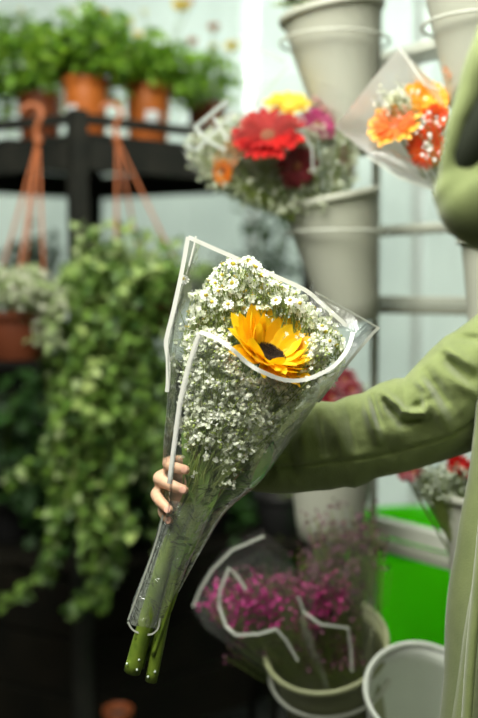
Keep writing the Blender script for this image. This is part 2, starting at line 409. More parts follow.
# ================================================================ FLOWER BUILDERS
def petal_mesh(name, out, m, curl=-.15, fold=.25):
    return leafmesh(name, out, m, fold, curl)
_pm = {}
def gerbera(parent, c, n, R, m, np1=20, m2=None, name='gerbera', disc=M_gdisc, stem_to=None, label=None, cup=.35):
    """flower head: child 'disc' mesh of the thing with petals as sub-parts"""
    rot = frame(n)
    b = MB(); dr = R * .24
    b.lathe([(.0005, dr * .35), (dr * .4, dr * .38), (dr * .8, dr * .25), (dr, 0), (dr * .7, -dr * .5), (.003, -dr * .9)], c, rot, 18, 0)
    if stem_to is not None:
        s0 = V3(c) - rot @ V3((0, 0, dr * .8)); b.tube(catmull([s0, s0 * .6 + V3(stem_to) * .4 - rot @ V3((0, 0, R * .4)), stem_to], 4), .0022, 6, 1)
    fl = b.build(name, [disc, M_stem], parent, label=label)
    for layer, (cnt, cu, sc) in enumerate(((np1, cup * .6, 1.0), (np1 - 4, cup * 1.3, .78))):
        mm = m2 if (layer and m2) else m; key = mm.name
        if key not in _pm: _pm[key] = leafmesh('petal', PET, mm, .25, .12)
        for i in range(cnt):
            a = 2 * PI * (i + .5 * layer) / cnt + random.uniform(-.06, .06)
            cu_ = cu + random.uniform(-.12, .12)
            d = rot @ V3((math.cos(a) * math.cos(cu_), math.sin(a) * math.cos(cu_), math.sin(cu_)))
            p = V3(c) + rot @ V3((math.cos(a) * dr * .75, math.sin(a) * dr * .75, dr * .02 + layer * .002))
            place('petal', _pm[key], leafmtx(p, d, (R - dr * .7) * sc * random.uniform(.9, 1.05), rot @ V3((0, 0, 1))), fl)
    return fl
def floret(mb, p, r, mi=0, petals=5):
    """small ruffled floret"""
    n = rv() + V3((0, -.9, .5)); rot = frame(n, roll=random.uniform(0, 6))
    v = [p]; f = []
    for k in range(petals):
        a = 2 * PI * k / petals; w = PI / petals * .85
        u = random.uniform(.1, .5)
        v += [p + rot @ V3((math.cos(a - w) * r * .75, math.sin(a - w) * r * .75, r * u * .6)), p + rot @ V3((math.cos(a) * r, math.sin(a) * r, r * u)), p + rot @ V3((math.cos(a + w) * r * .75, math.sin(a + w) * r * .75, r * u * .6))]
        j = 1 + 3 * k; f += [(0, j, j + 1, j + 2)]
    mb.add(v, f, mi)
def ball(mb, p, r, mi=0):
    v = [p + V3(q) * r for q in ((1, 0, 0), (-1, 0, 0), (0, 1, 0), (0, -1, 0), (0, 0, 1), (0, 0, -1))]
    mb.add(v, [(0, 2, 4), (2, 1, 4), (1, 3, 4), (3, 0, 4), (2, 0, 5), (1, 2, 5), (3, 1, 5), (0, 3, 5)], mi)
def spray(mb, root, tip, n, spread, r, mis=(0, 1), stem_r=.0006, fcount=5):
    """branching spray: stem to tip, twigs, florets of material mis[0], stems mis[1]"""
    root = V3(root); tip = V3(tip)
    mid = root.lerp(tip, .6) + rv(spread * .3)
    mb.tube([root, mid, tip], stem_r * 1.4, 4, mis[1], cap=False)
    for i in range(n):
        t = random.uniform(.35, 1); s = (root.lerp(mid, t / .6) if t < .6 else mid.lerp(tip, (t - .6) / .4))
        e = s + rv(spread * random.uniform(.3, 1)) + (tip - root).normalized() * spread * .5
        mb.tube([s, e], stem_r, 3, mis[1], cap=False)
        for j in range(fcount):
            floret(mb, e + rv(r * random.uniform(.4, 2.2)), r * random.uniform(.7, 1.2), mis[0])

# ================================================================ THE BOUQUET
YB = 1.2
bq = thing('hand_held_bouquet', 'sunflower bouquet with white filler flowers in clear cellophane held in a hand', 'bouquet', P(142, 640, YB))
def B(px, py, d=0.0):           # point in the bouquet: d metres towards the camera
    return P(px, py, YB - d)
LB = [(196, 230), (188, 236), (176, 290), (165, 345), (167, 395), (163, 450), (162, 500), (152, 545), (137, 590), (128, 622)]
LB = [(188, 236), (182, 262), (174, 300), (165, 345), (167, 395), (163, 450), (163, 500), (152, 548), (137, 592), (127, 622)]
RB = [(379, 327), (366, 343), (347, 366), (318, 402), (290, 442), (260, 482), (226, 512), (202, 550), (178, 594), (161, 628)]
def resample(pts, n):
    pts = [V3((*p, 0)) for p in pts]; c = catmull(pts, 8)
    L = [0]
    for a, b_ in zip(c, c[1:]): L.append(L[-1] + (b_ - a).length)
    out = []; j = 0
    for i in range(n):
        s = L[-1] * i / (n - 1)
        while j < len(L) - 2 and L[j + 1] < s: j += 1
        t = (s - L[j]) / max(L[j + 1] - L[j], 1e-9); q = c[j].lerp(c[j + 1], min(t, 1)); out.append((q.x, q.y))
    return out
def sheet(name, Lp, Rp, sign, bulge, m, parent, nv=70, nu=40, crump=.004, v0=0, seed=0, edge=1.0, label=None):
    Ls = resample(Lp, nv); Rs = resample(Rp, nv); b = MB(); v = []; f = []
    for i in range(nv):
        (x0, y0), (x1, y1) = Ls[i], Rs[i]
        wd = math.hypot(x1 - x0, y1 - y0) * .0012
        for j in range(nu):
            u = j / (nu - 1); px = x0 + (x1 - x0) * u; py = y0 + (y1 - y0) * u
            d = sign * bulge * wd * math.sqrt(max(0, 1 - (2 * u - 1) ** 2))
            s = mn.noise(V3((px * .035 + seed, py * .012, seed))) * 2 + mn.noise(V3((px * .09, py * .03 + seed, 3))) * .8
            ed = min(1, 6 * u, 6 * (1 - u)) * edge
            v.append(B(px, py, d + crump * s * ed))
    for i in range(nv - 1):
        for j in range(nu - 1):
            a = i * nu + j; f.append((a, a + 1, a + nu + 1, a + nu))
    b.add(v, f)
    return b.build(name, m, parent, label=label)
wrap = sheet('wrapper_back', LB, RB, -1, .30, M_film, bq, seed=1)
# front sheet: left edge is the white-bordered fold, top edge the swag under the sunflower
FT = [(200, 332), (216, 338), (233, 350), (250, 365), (267, 374), (285, 380), (303, 380), (320, 374), (336, 364), (348, 348), (353, 332)]
FL = [(200, 332), (190, 362), (181, 398), (175, 440), (170, 480), (167, 512), (156, 552), (142, 592), (131, 620)]
FR = [(353, 332), (340, 372), (316, 404), (289, 443), (260, 482), (226, 512), (202, 550), (178, 594), (159, 628)]
def front_sheet():
    nv, nu = 70, 44; b = MB(); v = []; f = []
    Ls = resample(FL, nv); Rs = resample(FR, nv); Ts = resample(FT, nu)
    for i in range(nv):
        t = i / (nv - 1); (x0, y0), (x1, y1) = Ls[i], Rs[i]
        wd = math.hypot(x1 - x0, y1 - y0) * .0012
        for j in range(nu):
            u = j / (nu - 1)
            px = x0 + (x1 - x0) * u; py = y0 + (y1 - y0) * u
            k = max(0, 1 - t * 2.2)      # blend the top swag in
            px += (Ts[j][0] - (Ls[0][0] + (Rs[0][0] - Ls[0][0]) * u)) * k; py += (Ts[j][1] - (Ls[0][1] + (Rs[0][1] - Ls[0][1]) * u)) * k
            d = .33 * wd * math.sqrt(max(0, 1 - (2 * u - 1) ** 2)) + .006 * (1 - t) + interp([(0, .045), (.5, .045), (.62, .036), (.8, .016), (1, .008)], t) * max(0, 1 - u * 1.6)
            s = mn.noise(V3((px * .05, py * .02, 7))) * 1.6
            v.append(B(px, py, d + .003 * s * min(1, 6 * u, 6 * (1 - u))))
    for i in range(nv - 1):
        for j in range(nu - 1):
            a = i * nu + j; f.append((a, a + 1, a + nu + 1, a + nu))
    b.add(v, f); return b.build('wrapper_front', M_film, bq), v, nu, nv
wfront, fv, fnu, fnv = front_sheet()
# side flap between the back sheet's left edge and the front fold
SL = [(195, 240), (186, 270), (176, 305), (167, 346), (168, 395), (164, 450), (164, 500), (153, 548)]
SR = [(208, 296), (212, 310), (204, 335), (190, 372), (181, 402), (175, 442), (170, 482), (160, 540)]
sheet('wrapper_side', SL, SR, 1, .30, M_film2, bq, nv=50, nu=14, seed=4, crump=.006)
# small stiff flap behind the right shoulder
b = MB(); b.add([B(300, 310, -.01), B(313, 280, -.015), B(315, 292, .0), B(306, 318, .004), B(352, 331, -.01)], [(0, 1, 2, 3), (3, 2, 4)]); b.build('wrapper_fold', M_film2, bq)
def strip(pts, w, off, parent, m=M_border, name='white_border', n=8, lift=.0008):
    """flat printed band following pixel/depth points"""
    c = catmull([B(*p) if len(p) == 3 else B(*p, off) for p in pts], n); b = MB(); v = []; f = []
    for i, p in enumerate(c):
        t = (c[min(i + 1, len(c) - 1)] - c[max(i - 1, 0)]).normalized()
        view = (p - CAM).normalized(); s = t.cross(view).normalized() * w / 2
        q = p - view * lift
        v += [q - s, q + s, q - s + view * .0005, q + s + view * .0005]
    for i in range(len(c) - 1):
        a = i * 4; f += [(a, a + 1, a + 5, a + 4), (a + 2, a + 6, a + 7, a + 3), (a, a + 4, a + 6, a + 2), (a + 1, a + 3, a + 7, a + 5)]
    b.add(v, f); return b.build(name, m, parent, smooth=False)
W[wrap.name] = W[bq.name]
strip([(188, 237), (184, 260), (179, 285), (173, 312), (167, 336), (166, 345), (168, 360), (168, 380), (167, 392)], .0052, .001, wrap)
strip([(188, 237), (215, 249), (245, 262), (275, 276), (305, 290), (322, 304), (347, 326)], .0050, -.004, wrap)
strip([(315, 292), (346, 309), (377, 327)], .0022, -.004, wrap, M_border2)
strip([(379, 327), (368, 339), (352, 358), (335, 380), (318, 402)], .0035, -.001, wrap, M_border2)
strip([(196, 236), (193, 250), (189, 266)], .0022, .004, wrap)
# front borders follow the sheet itself
def sheet_strip(ids, w, parent, m=M_border, keep=None):
    c = [fv[i] for i in ids]; b = MB(); v = []; f = []
    for i, p in enumerate(c):
        t = (c[min(i + 1, len(c) - 1)] - c[max(i - 1, 0)]).normalized(); view = (p - CAM).normalized(); s = t.cross(view).normalized() * w / 2
        q = p - view * .0015; v += [q - s, q + s, q - s + view * .0006, q + s + view * .0006]
    for i in range(len(c) - 1):
        a = i * 4; f += [(a, a + 1, a + 5, a + 4), (a + 2, a + 6, a + 7, a + 3), (a, a + 4, a + 6, a + 2), (a + 1, a + 3, a + 7, a + 5)]
    b.add(v, f); return b.build('white_border', m, parent, smooth=False)
sheet_strip([j for j in range(fnu)], .0048, wfront)
sheet_strip([i * fnu for i in range(0, 37)], .0060, wfront)
strip([(128, 622), (133, 630), (143, 634), (152, 634), (158, 628), (160, 618)], .0022, .012, wfront, M_border2)
strip([(163, 515), (155, 545), (141, 585), (128, 620)], .0022, .012, wfront, M_border2)

# stems: bundle from the neck down past the wrapper
for i, (xa, xb, xe, ye, d, r) in enumerate([(196, 172, 132, 672, .004, .0105), (203, 182, 151, 681, .0, .0075), (190, 168, 141, 668, -.008, .004), (210, 184, 147, 660, -.01, .003), (186, 166, 137, 640, .010, .0028), (205, 186, 153, 655, .008, .0026), (214, 190, 156, 640, .004, .0024)]):
    b = MB(); b.tube(catmull([B(xa + 14, 455, d * 2), B(xa, 492, d), B(xb, 540, d), B((xb + xe) / 2 + 1, 600, d), B(xe, ye, d)], 6), [r * .75] * 6 + [r * .85] * 6 + [r * .95] * 6 + [r] * 7, 12)
    b.build('stem', M_stem, bq)
for (x, y, d) in ((127, 664, .0135), (137, 670, .013), (148, 677, .010), (155, 672, .009), (139, 660, .013)):
    b = MB(); b.lathe([(.0002, -.0016), (.0012, -.001), (.0016, 0), (.0011, .0014), (.0002, .0022)], B(x, y, d), seg=10); b.build('water_drop', M_wat, bq)
TL_ = [(168, 500), (160, 525), (152, 550), (142, 578), (133, 600), (127, 624)]
TR_ = [(214, 508), (204, 530), (192, 556), (182, 580), (172, 606), (161, 630)]
M_tail = film('crumpled_cellophane', haze=.15, gloss=.7, rough=.2, bscale=45, bump=.9)
sheet('wrapper_tail', TL_, TR_, 1, .42, M_tail, bq, nv=60, nu=30, seed=9, crump=.006)
sheet('wrapper_tail', TL_, TR_, -1, .42, M_tail, bq, nv=60, nu=30, seed=12, crump=.005)
sheet('wrapper_tail', [(163, 512), (157, 540), (149, 560), (137, 590), (127, 622)], [(172, 520), (166, 545), (157, 570), (148, 598), (139, 628)], 1, .5, film('bunched_cellophane', haze=.45, gloss=.6, rough=.2, bscale=60, bump=.9), bq, nv=50, nu=12, seed=21, crump=.005)
def cone_w(py):      # px limits of the filling at row py
    l = interp([(250, 192), (300, 186), (345, 180), (400, 180), (450, 180), (500, 178)], py)
    r = interp([(250, 235), (265, 268), (295, 310), (327, 350), (360, 338), (400, 308), (450, 262), (500, 205)], py)
    return l, r
def inside(px, py):
    l, r = cone_w(py); return l < px < r
# baby's breath below the swag and through the bouquet
b = MB(); root = B(205, 505, 0)
cnt = 0
while cnt < 150:
    py = random.uniform(300, 445); px = random.uniform(182, 350)
    l, r = cone_w(py)
    if not (l + 2 < px < r - 6): continue
    lim = .012 + .30 * .0012 * (r - l) * .8
    d = random.uniform(-lim, lim)
    if math.hypot((px - 270) / 46, (py - 346) / 40) < 1 and d > -.01: continue
    if py < 330 and d > 0: d *= .3
    cnt += 1
    tip = B(px, py, d)
    rt = B(205 + (px - 250) * .1, 490 + random.uniform(-25, 20), d * .2)
    spray(b, rt, tip, 9, .021, .0027, (0, 1), .00035, 4)
b.build('babys_breath', [M_gyp, M_stem2], bq, kind='stuff')
# dense front layer
b = MB(); cnt = 0
while cnt < 1100:
    py = 336 + 112 * random.random() ** 1.1; px = random.uniform(184, 350); l, r = cone_w(py)
    if not (l + 6 < px < r - 10): continue
    if math.hypot((px - 270) / 42, (py - 344) / 34) < 1: continue
    u = (px - l) / (r - l); lim = .28 * .0012 * (r - l) * math.sqrt(1 - (2 * u - 1) ** 2)
    clump = mn.noise(V3((px * .06, py * .06, 2)))
    if clump < -.15: continue
    dens = interp([(336, 1), (410, 1), (448, .35)], py)
    if random.random() > dens: continue
    d = lim * random.uniform(.35, .98); q = B(px, py, d)
    for k in range(4):
        mi_ = 0 if py < 424 or random.random() < .6 else 2
        if k % 2: ball(b, q + rv(.0040), .0031 * random.uniform(.7, 1.15), mi_)
        else: floret(b, q + rv(.003), .0031 * random.uniform(.7, 1.2), mi_)
    b.tube([q, q.lerp(B(205, 500, 0), random.uniform(.1, .3)) + rv(.004)], .00035, 3, 1, cap=False)
    ball(b, q + rv(.008), .0018, 2)
    cnt += 1
b.build('babys_breath', [M_gyp, M_stem2, M_bud], bq, kind='stuff')
# thin twigs across the dark throat
b = MB()
for k in range(150):
    x0 = random.uniform(183, 212); x1 = random.uniform(188, 285); y1 = random.uniform(405, 450)
    if not inside(x1, y1): continue
    d = random.uniform(-.02, .022)
    m_ = B((x0 + x1) / 2 + random.uniform(-8, 8), (500 + y1) / 2, d)
    b.tube(catmull([B(x0, random.uniform(485, 520), d * .4), m_, B(x1, y1, d)], 3), .0007, 4, 0, cap=False)
    e = m_ + rv(.015); b.tube([m_, e], .0004, 3, 0, cap=False)
b.build('twigs', M_stem2, bq, kind='stuff')
# narrow leaves inside the throat
LM = leafmesh('blade_leaf', [(.02, 0), (.07, .2), (.09, .5), (.06, .8), (.01, 1)], mat('blade_green', (.10, .20, .03), .45, per='object', col2=(.2, .32, .06), trans=.25), .3, .2)
for (x0, y0, x1, y1, d) in ((200, 500, 212, 438, .02), (206, 502, 245, 440, .01), (198, 512, 186, 430, .012), (210, 510, 268, 462, .0), (195, 530, 225, 470, .015), (186, 560, 205, 500, .012), (172, 575, 190, 520, .014)):
    p0 = B(x0, y0, d); p1 = B(x1, y1, d); place('leaf', LM, leafmtx(p0, p1 - p0, (p1 - p0).length * 1.05, V3((.2, -1, .2))), bq)
GM = leafmesh('green_reflection', [(.02, 0), (.10, .3), (.12, .6), (.07, .85), (.01, 1)], mat('green_reflection_tint', (.06, .50, .03), .35, trans=.3), .3, .3)  # leaf-shaped pieces painted bright green for reflections in the wrapper
for (x0, y0, x1, y1) in ((250, 488, 276, 448), (201, 522, 213, 505)):
    p0 = B(x0, y0, -.004); p1 = B(x1, y1, -.004); place('green_reflection', GM, leafmtx(p0, p1 - p0, (p1 - p0).length * 1.05, V3((.4, -1, .1))), bq)

# chamomile daisies: flat white ray florets with yellow-green centres
def daisy(mb, c, n, r):
    rot = frame(n, roll=random.uniform(0, 6)); k = 9
    for i in range(k):
        a = 2 * PI * i / k; w = .32
        v = [c + rot @ V3((math.cos(a - w) * r * .3, math.sin(a - w) * r * .3, .0003)), c + rot @ V3((math.cos(a - w * .8) * r * .9, math.sin(a - w * .8) * r * .9, -r * .12)), c + rot @ V3((math.cos(a) * r, math.sin(a) * r, -r * .15)), c + rot @ V3((math.cos(a + w * .8) * r * .9, math.sin(a + w * .8) * r * .9, -r * .12)), c + rot @ V3((math.cos(a + w) * r * .3, math.sin(a + w) * r * .3, .0003))]
        mb.add(v, [(0, 1, 2, 3, 4)], 0)
    mb.lathe([(.0002, r * .3), (r * .22, r * .24), (r * .36, .0), (r * .2, -r * .15), (.0003, -r * .2)], c, rot, 8, 1)
dz = [(233, 264, 1), (249, 261, 1), (256, 267, 0), (246, 276, 0), (262, 275, 0), (184, 279, 0), (232, 283, 0), (218, 291, 0), (240, 293, 0), (253, 296, 0), (262, 288, 0), (272, 282, 0), (285, 290, 0), (222, 275, 0), (212, 302, 0), (228, 304, 0), (244, 308, 0), (300, 303, 0), (290, 300, 0), (276, 300, 0), (312, 318, 0), (326, 332, 1), (337, 346, 1), (330, 341, 0), (318, 336, 0), (322, 326, 0), (306, 324, 0), (296, 314, 0), (340, 352, 0), (326, 350, 0), (215, 283, 0), (206, 295, 0), (230, 296, 0)]
for k, (px, py, big) in enumerate(dz):
    b = MB(); d = random.uniform(-.01, .02); c = B(px, py, d)
    n = V3((random.uniform(-.5, .6), -1, random.uniform(.2, 1.1)))
    r = (.0098 if big else .0080) * random.uniform(.85, 1.1)
    daisy(b, c, n, r)
    b.tube([c - n.normalized() * r * .2, c + V3((random.uniform(-.01, .01), .01, -.03)), B(230 + (px - 250) * .3, 400, 0)], .0005, 4, 2, cap=False)
    b.build('chamomile_flower', [M_gyp if False else mat('chamomile_ray', (.9, .92, .84), .6, trans=.25), M_yel, M_stem2], bq)
# small filler florets, buds and feathery green above the sunflower
b = MB(); cnt = 0
while cnt < 760:
    py = random.uniform(255, 350); px = random.uniform(186, 350)
    l, r = cone_w(py)
    if not (l + 4 < px < r - 2): continue
    # upper outline of the flowers: along the slanted back edge
    top = interp([(186, 300), (205, 285), (222, 262), (245, 256), (265, 270), (300, 293), (330, 322), (350, 345)], px)
    if py < top: continue
    if math.hypot((px - 270) / 42, (py - 344) / 34) < 1 : continue
    d = random.uniform(-.03, .014); q = B(px, py, d)
    s = random.random()
    if s < .62:
        for k in range(3): floret(b, q + rv(.003), .0034 * random.uniform(.7, 1.3), 0)
    elif s < .85:
        ball(b, q, .0020, 2)
    else:
        for k in range(3): floret(b, q + rv(.002), .0016, 3)
    e = q + V3((random.uniform(-.01, .01), .004, -.024)); b.tube([q, e], .0005, 3, 1, cap=False)
    if random.random() < .5: b.tube([e, e + rv(.014)], .0005, 3, 1, cap=False)
    cnt += 1
b.build('filler_flowers', [M_gyp, M_stem2, M_bud, M_yel], bq, kind='stuff')

# sunflower
SC = B(269, 356, .030); SN = V3((.42, -.44, .84)).normalized()
rot = frame(SN)
b = MB(); dr = .0195
prof = [(.0005, -.002)] + [(dr * t, -.002 + .006 * math.sin(t * 2.2)) for t in (.2, .4, .6, .8)] + [(dr, .0005), (dr * .8, -.008), (.004, -.014)]
b.lathe(prof, SC, rot, 36, 0)
b.tube(catmull([SC - rot @ V3((0, 0, .012)), B(255, 410, -.004), B(205, 492, -.002)], 5), .0035, 8, 1)
sf = b.build('sunflower', [M_disc, M_stem], bq)
fm = MB()
for i in range(240):     # raised disc florets
    a = i * 2.39996; t = math.sqrt(i / 240); q = SC + rot @ V3((dr * .97 * t * math.cos(a), dr * .97 * t * math.sin(a), -.002 + .006 * math.sin(t * 2.2)))
    fm.tube([q, q + rot @ V3((0, 0, .0022 + .0018 * t))], [.0009, .0004], 4, 0)
fm.build('disc_florets', M_disc, sf, kind='stuff')
def sunpetal(name, curl, fold):
    b = MB(); v = []; f = []
    prof = [(.10, 0), (.18, .08), (.235, .2), (.27, .35), (.275, .5), (.24, .66), (.17, .82), (.08, .93), (.008, 1)]
    for x, y in prof:
        z = curl * (y ** 2) - .05 * math.sin(y * PI)
        for t in (-1, -.5, 0, .5, 1):
            v.append((x * t, y, z + fold * abs(t) * x + (.012 if abs(t) == .5 else 0)))
    for i in range(len(prof) - 1):
        for j in range(4):
            a = i * 5 + j; f.append((a, a + 1, a + 6, a + 5))
    b.add(v, f); return rawmesh(name, b, M_sun)
SPM = [sunpetal('sun_petal', .22, .25), sunpetal('sun_petal', -.1, .35), sunpetal('sun_petal', .05, .15)]
for layer, (cnt, cu, L_, off) in enumerate(((23, .38, .048, 0), (22, .66, .047, .5), (15, .92, .036, .2))):
    for i in range(cnt):
        a = 2 * PI * (i + off) / cnt + random.uniform(-.09, .09)
        # petals on the camera side hang lower
        dirw = rot @ V3((math.cos(a), math.sin(a), 0))
        front = max(0, -dirw.z + .2 - dirw.y * .3)
        cu_ = cu + random.uniform(-.12, .16) - front * .35
        L = L_ * random.uniform(.88, 1.1) * (1 - .30 * front)
        d = rot @ V3((math.cos(a) * math.cos(cu_), math.sin(a) * math.cos(cu_), math.sin(cu_)))
        p = SC + rot @ V3((math.cos(a) * dr * .93, math.sin(a) * dr * .93, -.001 + layer * .0015))
        place('petal', random.choice(SPM), leafmtx(p, d, L, rot @ V3((0, 0, 1)) + rv(.25)), sf)

# ================================================================ PERSON
person = thing('person', 'person in an olive green coat reaching in from the right', 'person', (.50, 1.22, 0))
def ell(mb, c, r, rot=None, n=14):
    prof = [(math.sin(PI * i / n) if 0 < i < n else 1e-3, -math.cos(PI * i / n)) for i in range(n + 1)]
    v = []; f = []; seg = 20
    for a, z in prof:
        for k in range(seg):
            q = V3((a * math.cos(2 * PI * k / seg) * r[0], a * math.sin(2 * PI * k / seg) * r[1], z * r[2])); v.append(V3(c) + (rot @ q if rot is not None else q))
    for i in range(n):
        for k in range(seg): f.append((i * seg + k, i * seg + (k + 1) % seg, (i + 1) * seg + (k + 1) % seg, (i + 1) * seg + k))
    f.append(tuple(range(seg))[::-1]); f.append(tuple(n * seg + k for k in range(seg)))
    mb.add(v, f)
def limb(mb, pts, rad, seg=16, n=5, flat=1.0):
    c = catmull(pts, n); rr = catmull([V3((r, 0, 0)) for r in rad], n); rr = [q.x for q in rr]
    t0 = (c[0] - c[1]).normalized(); t1 = (c[-1] - c[-2]).normalized()
    c = [c[0] + t0 * rr[0] * .9, c[0] + t0 * rr[0] * .6] + c + [c[-1] + t1 * rr[-1] * .6, c[-1] + t1 * rr[-1] * .9]
    rr = [rr[0] * .35, rr[0] * .8] + rr + [rr[-1] * .8, rr[-1] * .35]
    mb.tube(c, rr, seg, flat=flat)
b = MB()
HC = V3((.455, 1.22, 1.66))                       # head centre, face towards -x
ell(b, HC, (.098, .078, .118)); ell(b, HC + V3((-.035, 0, -.065)), (.058, .055, .060)); ell(b, HC + V3((-.070, 0, -.10)), (.022, .024, .018))
limb(b, [HC + V3((-.092, 0, .018)), HC + V3((-.108, 0, -.010)), HC + V3((-.116, 0, -.028))], [.008, .011, .013]); ell(b, HC + V3((-.104, .012, -.032)), (.008, .008, .006)); ell(b, HC + V3((-.104, -.012, -.032)), (.008, .008, .006))
for s in (-1, 1): ell(b, HC + V3((.012, s * .080, -.012)), (.017, .008, .031)); ell(b, HC + V3((-.084, s * .030, .020)), (.014, .024, .007))
limb(b, [HC + V3((.015, 0, -.07)), V3((.49, 1.22, 1.50)), V3((.50, 1.22, 1.42))], [.055, .056, .08])
# torso, hips
ell(b, (.50, 1.22, 1.28), (.105, .165, .21)); ell(b, (.51, 1.22, 1.02), (.10, .15, .17)); ell(b, (.52, 1.22, .92), (.11, .165, .12))
for s in (-1, 1):
    limb(b, [(.52, 1.22 + s * .085, .90), (.515, 1.22 + s * .095, .68), (.51, 1.22 + s * .10, .50), (.53, 1.22 + s * .10, .30), (.535, 1.22 + s * .10, .09)], [.085, .072, .052, .052, .036])
    limb(b, [(.55, 1.22 + s * .10, .045), (.47, 1.22 + s * .105, .035), (.40, 1.22 + s * .11, .028)], [.036, .034, .026])
# right arm (far side) reaching to the bouquet
SHr = P(620, 232, 1.38); ELr = P(432, 408, 1.36); WR = P(250, 466, 1.285)
limb(b, [(.50, 1.30, 1.42), SHr, SHr.lerp(ELr, .5), ELr], [.06, .056, .046, .040]); limb(b, [ELr, ELr.lerp(WR, .4), WR], [.041, .040, .027])
# palm behind the stems
def hp(px, py, y): return P(px, py, y)
limb(b, [WR, hp(222, 474, 1.262), hp(200, 482, 1.250)], [.026, .027, .024], flat=.55)
limb(b, [WR, hp(225, 460, 1.262), hp(196, 464, 1.250)], [.022, .018, .014])
limb(b, [hp(226, 490, 1.262), hp(205, 499, 1.252), hp(190, 504, 1.246)], [.016, .015, .012])
# four fingers coming round the left of the stems, thumb rising inside the wrapper
fing = [([hp(197, 465, 1.248), hp(178, 461, 1.240), hp(168, 463, 1.218), hp(174, 467, 1.192), hp(186, 470, 1.176)], [.0098, .0092, .0088, .0082, .0070]),
        ([hp(196, 478, 1.250), hp(172, 474, 1.242), hp(159, 478, 1.218), hp(168, 484, 1.188), hp(184, 490, 1.170)], [.0102, .0097, .0093, .0088, .0074]),
        ([hp(194, 492, 1.250), hp(170, 489, 1.242), hp(157, 493, 1.216), hp(160, 501, 1.188), hp(169, 510, 1.172)], [.0098, .0094, .0090, .0084, .0072]),
        ([hp(190, 504, 1.248), hp(173, 503, 1.240), hp(163, 508, 1.220), hp(164, 515, 1.198), hp(170, 521, 1.184)], [.0086, .0080, .0077, .0072, .0060])]
for pts, rad in fing: limb(b, pts, [r * .88 for r in rad], 12, 5)
limb(b, [hp(236, 452, 1.266), hp(222, 440, 1.252), hp(210, 437, 1.232), hp(200, 441, 1.214)], [.014, .0125, .0115, .009], 12)
# left arm (near side): elbow raised towards the left, hand up at the side of the head
SHl = V3((.435, 1.06, 1.41)); ELl = P(470, 188, .91); WL = V3((.315, 1.00, 1.615))
limb(b, [(.50, 1.14, 1.42), SHl, SHl.lerp(ELl, .5), ELl], [.06, .048, .034, .016]); limb(b, [ELl, ELl.lerp(WL, .5), WL], [.016, .026, .024])
hd_ = (V3((.405, 1.125, 1.70)) - WL).normalized()
limb(b, [WL, WL + hd_ * .05, WL + hd_ * .085], [.024, .030, .027], flat=.6)
sd_ = hd_.cross(V3((.5, -1, .3))).normalized()
for k in range(4):
    s0 = WL + hd_ * .09 + sd_ * (.026 - .0175 * k); L_ = (.060, .066, .062, .050)[k]
    limb(b, [s0 - hd_ * .01, s0 + hd_ * L_ * .4 + V3((.004, -.008, .006)), s0 + hd_ * L_ * .75 + V3((.012, .0, .008)), s0 + hd_ * L_ + V3((.018, .008, .002))], [.0095, .009, .0085, .007], 12)
s0 = WL + hd_ * .03 + sd_ * .025; limb(b, [s0, s0 + sd_ * .022 + hd_ * .02, s0 + sd_ * .026 + hd_ * .048], [.013, .011, .009], 12)
body = b.build('body', M_skin, person)
rm = body.modifiers.new('remesh', 'REMESH'); rm.mode = 'VOXEL'; rm.voxel_size = .0032; rm.use_smooth_shade = True
sm = body.modifiers.new('smooth', 'SMOOTH'); sm.factor = .5; sm.iterations = 3
# nails
for (pts, rad) in fing:
    p1 = pts[-1]; d = (pts[-1] - pts[-2]).normalized(); n = V3((-.1, -1, .15)); n = (n - d * n.dot(d)).normalized()
    b = MB(); rt = Matrix((d.cross(n), d, n)).transposed()
    ell(b, p1 + d * rad[-1] * .30 + n * rad[-1] * .72, (.0045, .006, .0012), rt, 8); b.build('fingernail', M_nail, person)
# face details and hair
for s in (-1, 1):
    b = MB(); ell(b, HC + V3((-.085, s * .030, .004)), (.011, .013, .009)); b.build('eye', M_eye, person)
    b = MB(); ell(b, HC + V3((-.0945, s * .030, .004)), (.004, .006, .006)); b.build('iris', M_iris, person)
    b = MB(); b.tube([HC + V3((-.098, s * .014, .026)), HC + V3((-.098, s * .030, .031)), HC + V3((-.088, s * .048, .026))], [.002, .003, .0015], 8); b.build('eyebrow', M_hair, person)
b = MB(); ell(b, HC + V3((-.094, 0, -.060)), (.007, .022, .0045)); ell(b, HC + V3((-.092, 0, -.068)), (.008, .018, .005)); b.build('mouth', M_lip, person)
b = MB()
v = []; f = []; nu_, nv_ = 36, 18
for i in range(nv_ + 1):
    th = PI * .02 + PI * .62 * i / nv_
    for j in range(nu_):
        ph = 2 * PI * j / nu_; fr = max(0, -math.cos(ph)); th_ = th * (1 - .42 * fr ** 1.5)
        q = V3((.108 * math.sin(th_) * math.cos(ph), .088 * math.sin(th_) * math.sin(ph), .128 * math.cos(th_))) * (1 + .025 * mn.noise(V3((ph * 6, th_ * 2, 0))))
        v.append(HC + V3((.008, 0, .006)) + q)
for i in range(nv_):
    for j in range(nu_): f.append((i * nu_ + j, i * nu_ + (j + 1) % nu_, (i + 1) * nu_ + (j + 1) % nu_, (i + 1) * nu_ + j))
b.add(v, f); hr = b.build('hair', M_hair, person); so = hr.modifiers.new('s', 'SOLIDIFY'); so.thickness = .012; so.offset = 0
b = MB(); ell(b, HC + V3((.10, 0, .02)), (.045, .045, .045)); b.build('hair_bun', M_hair, person)
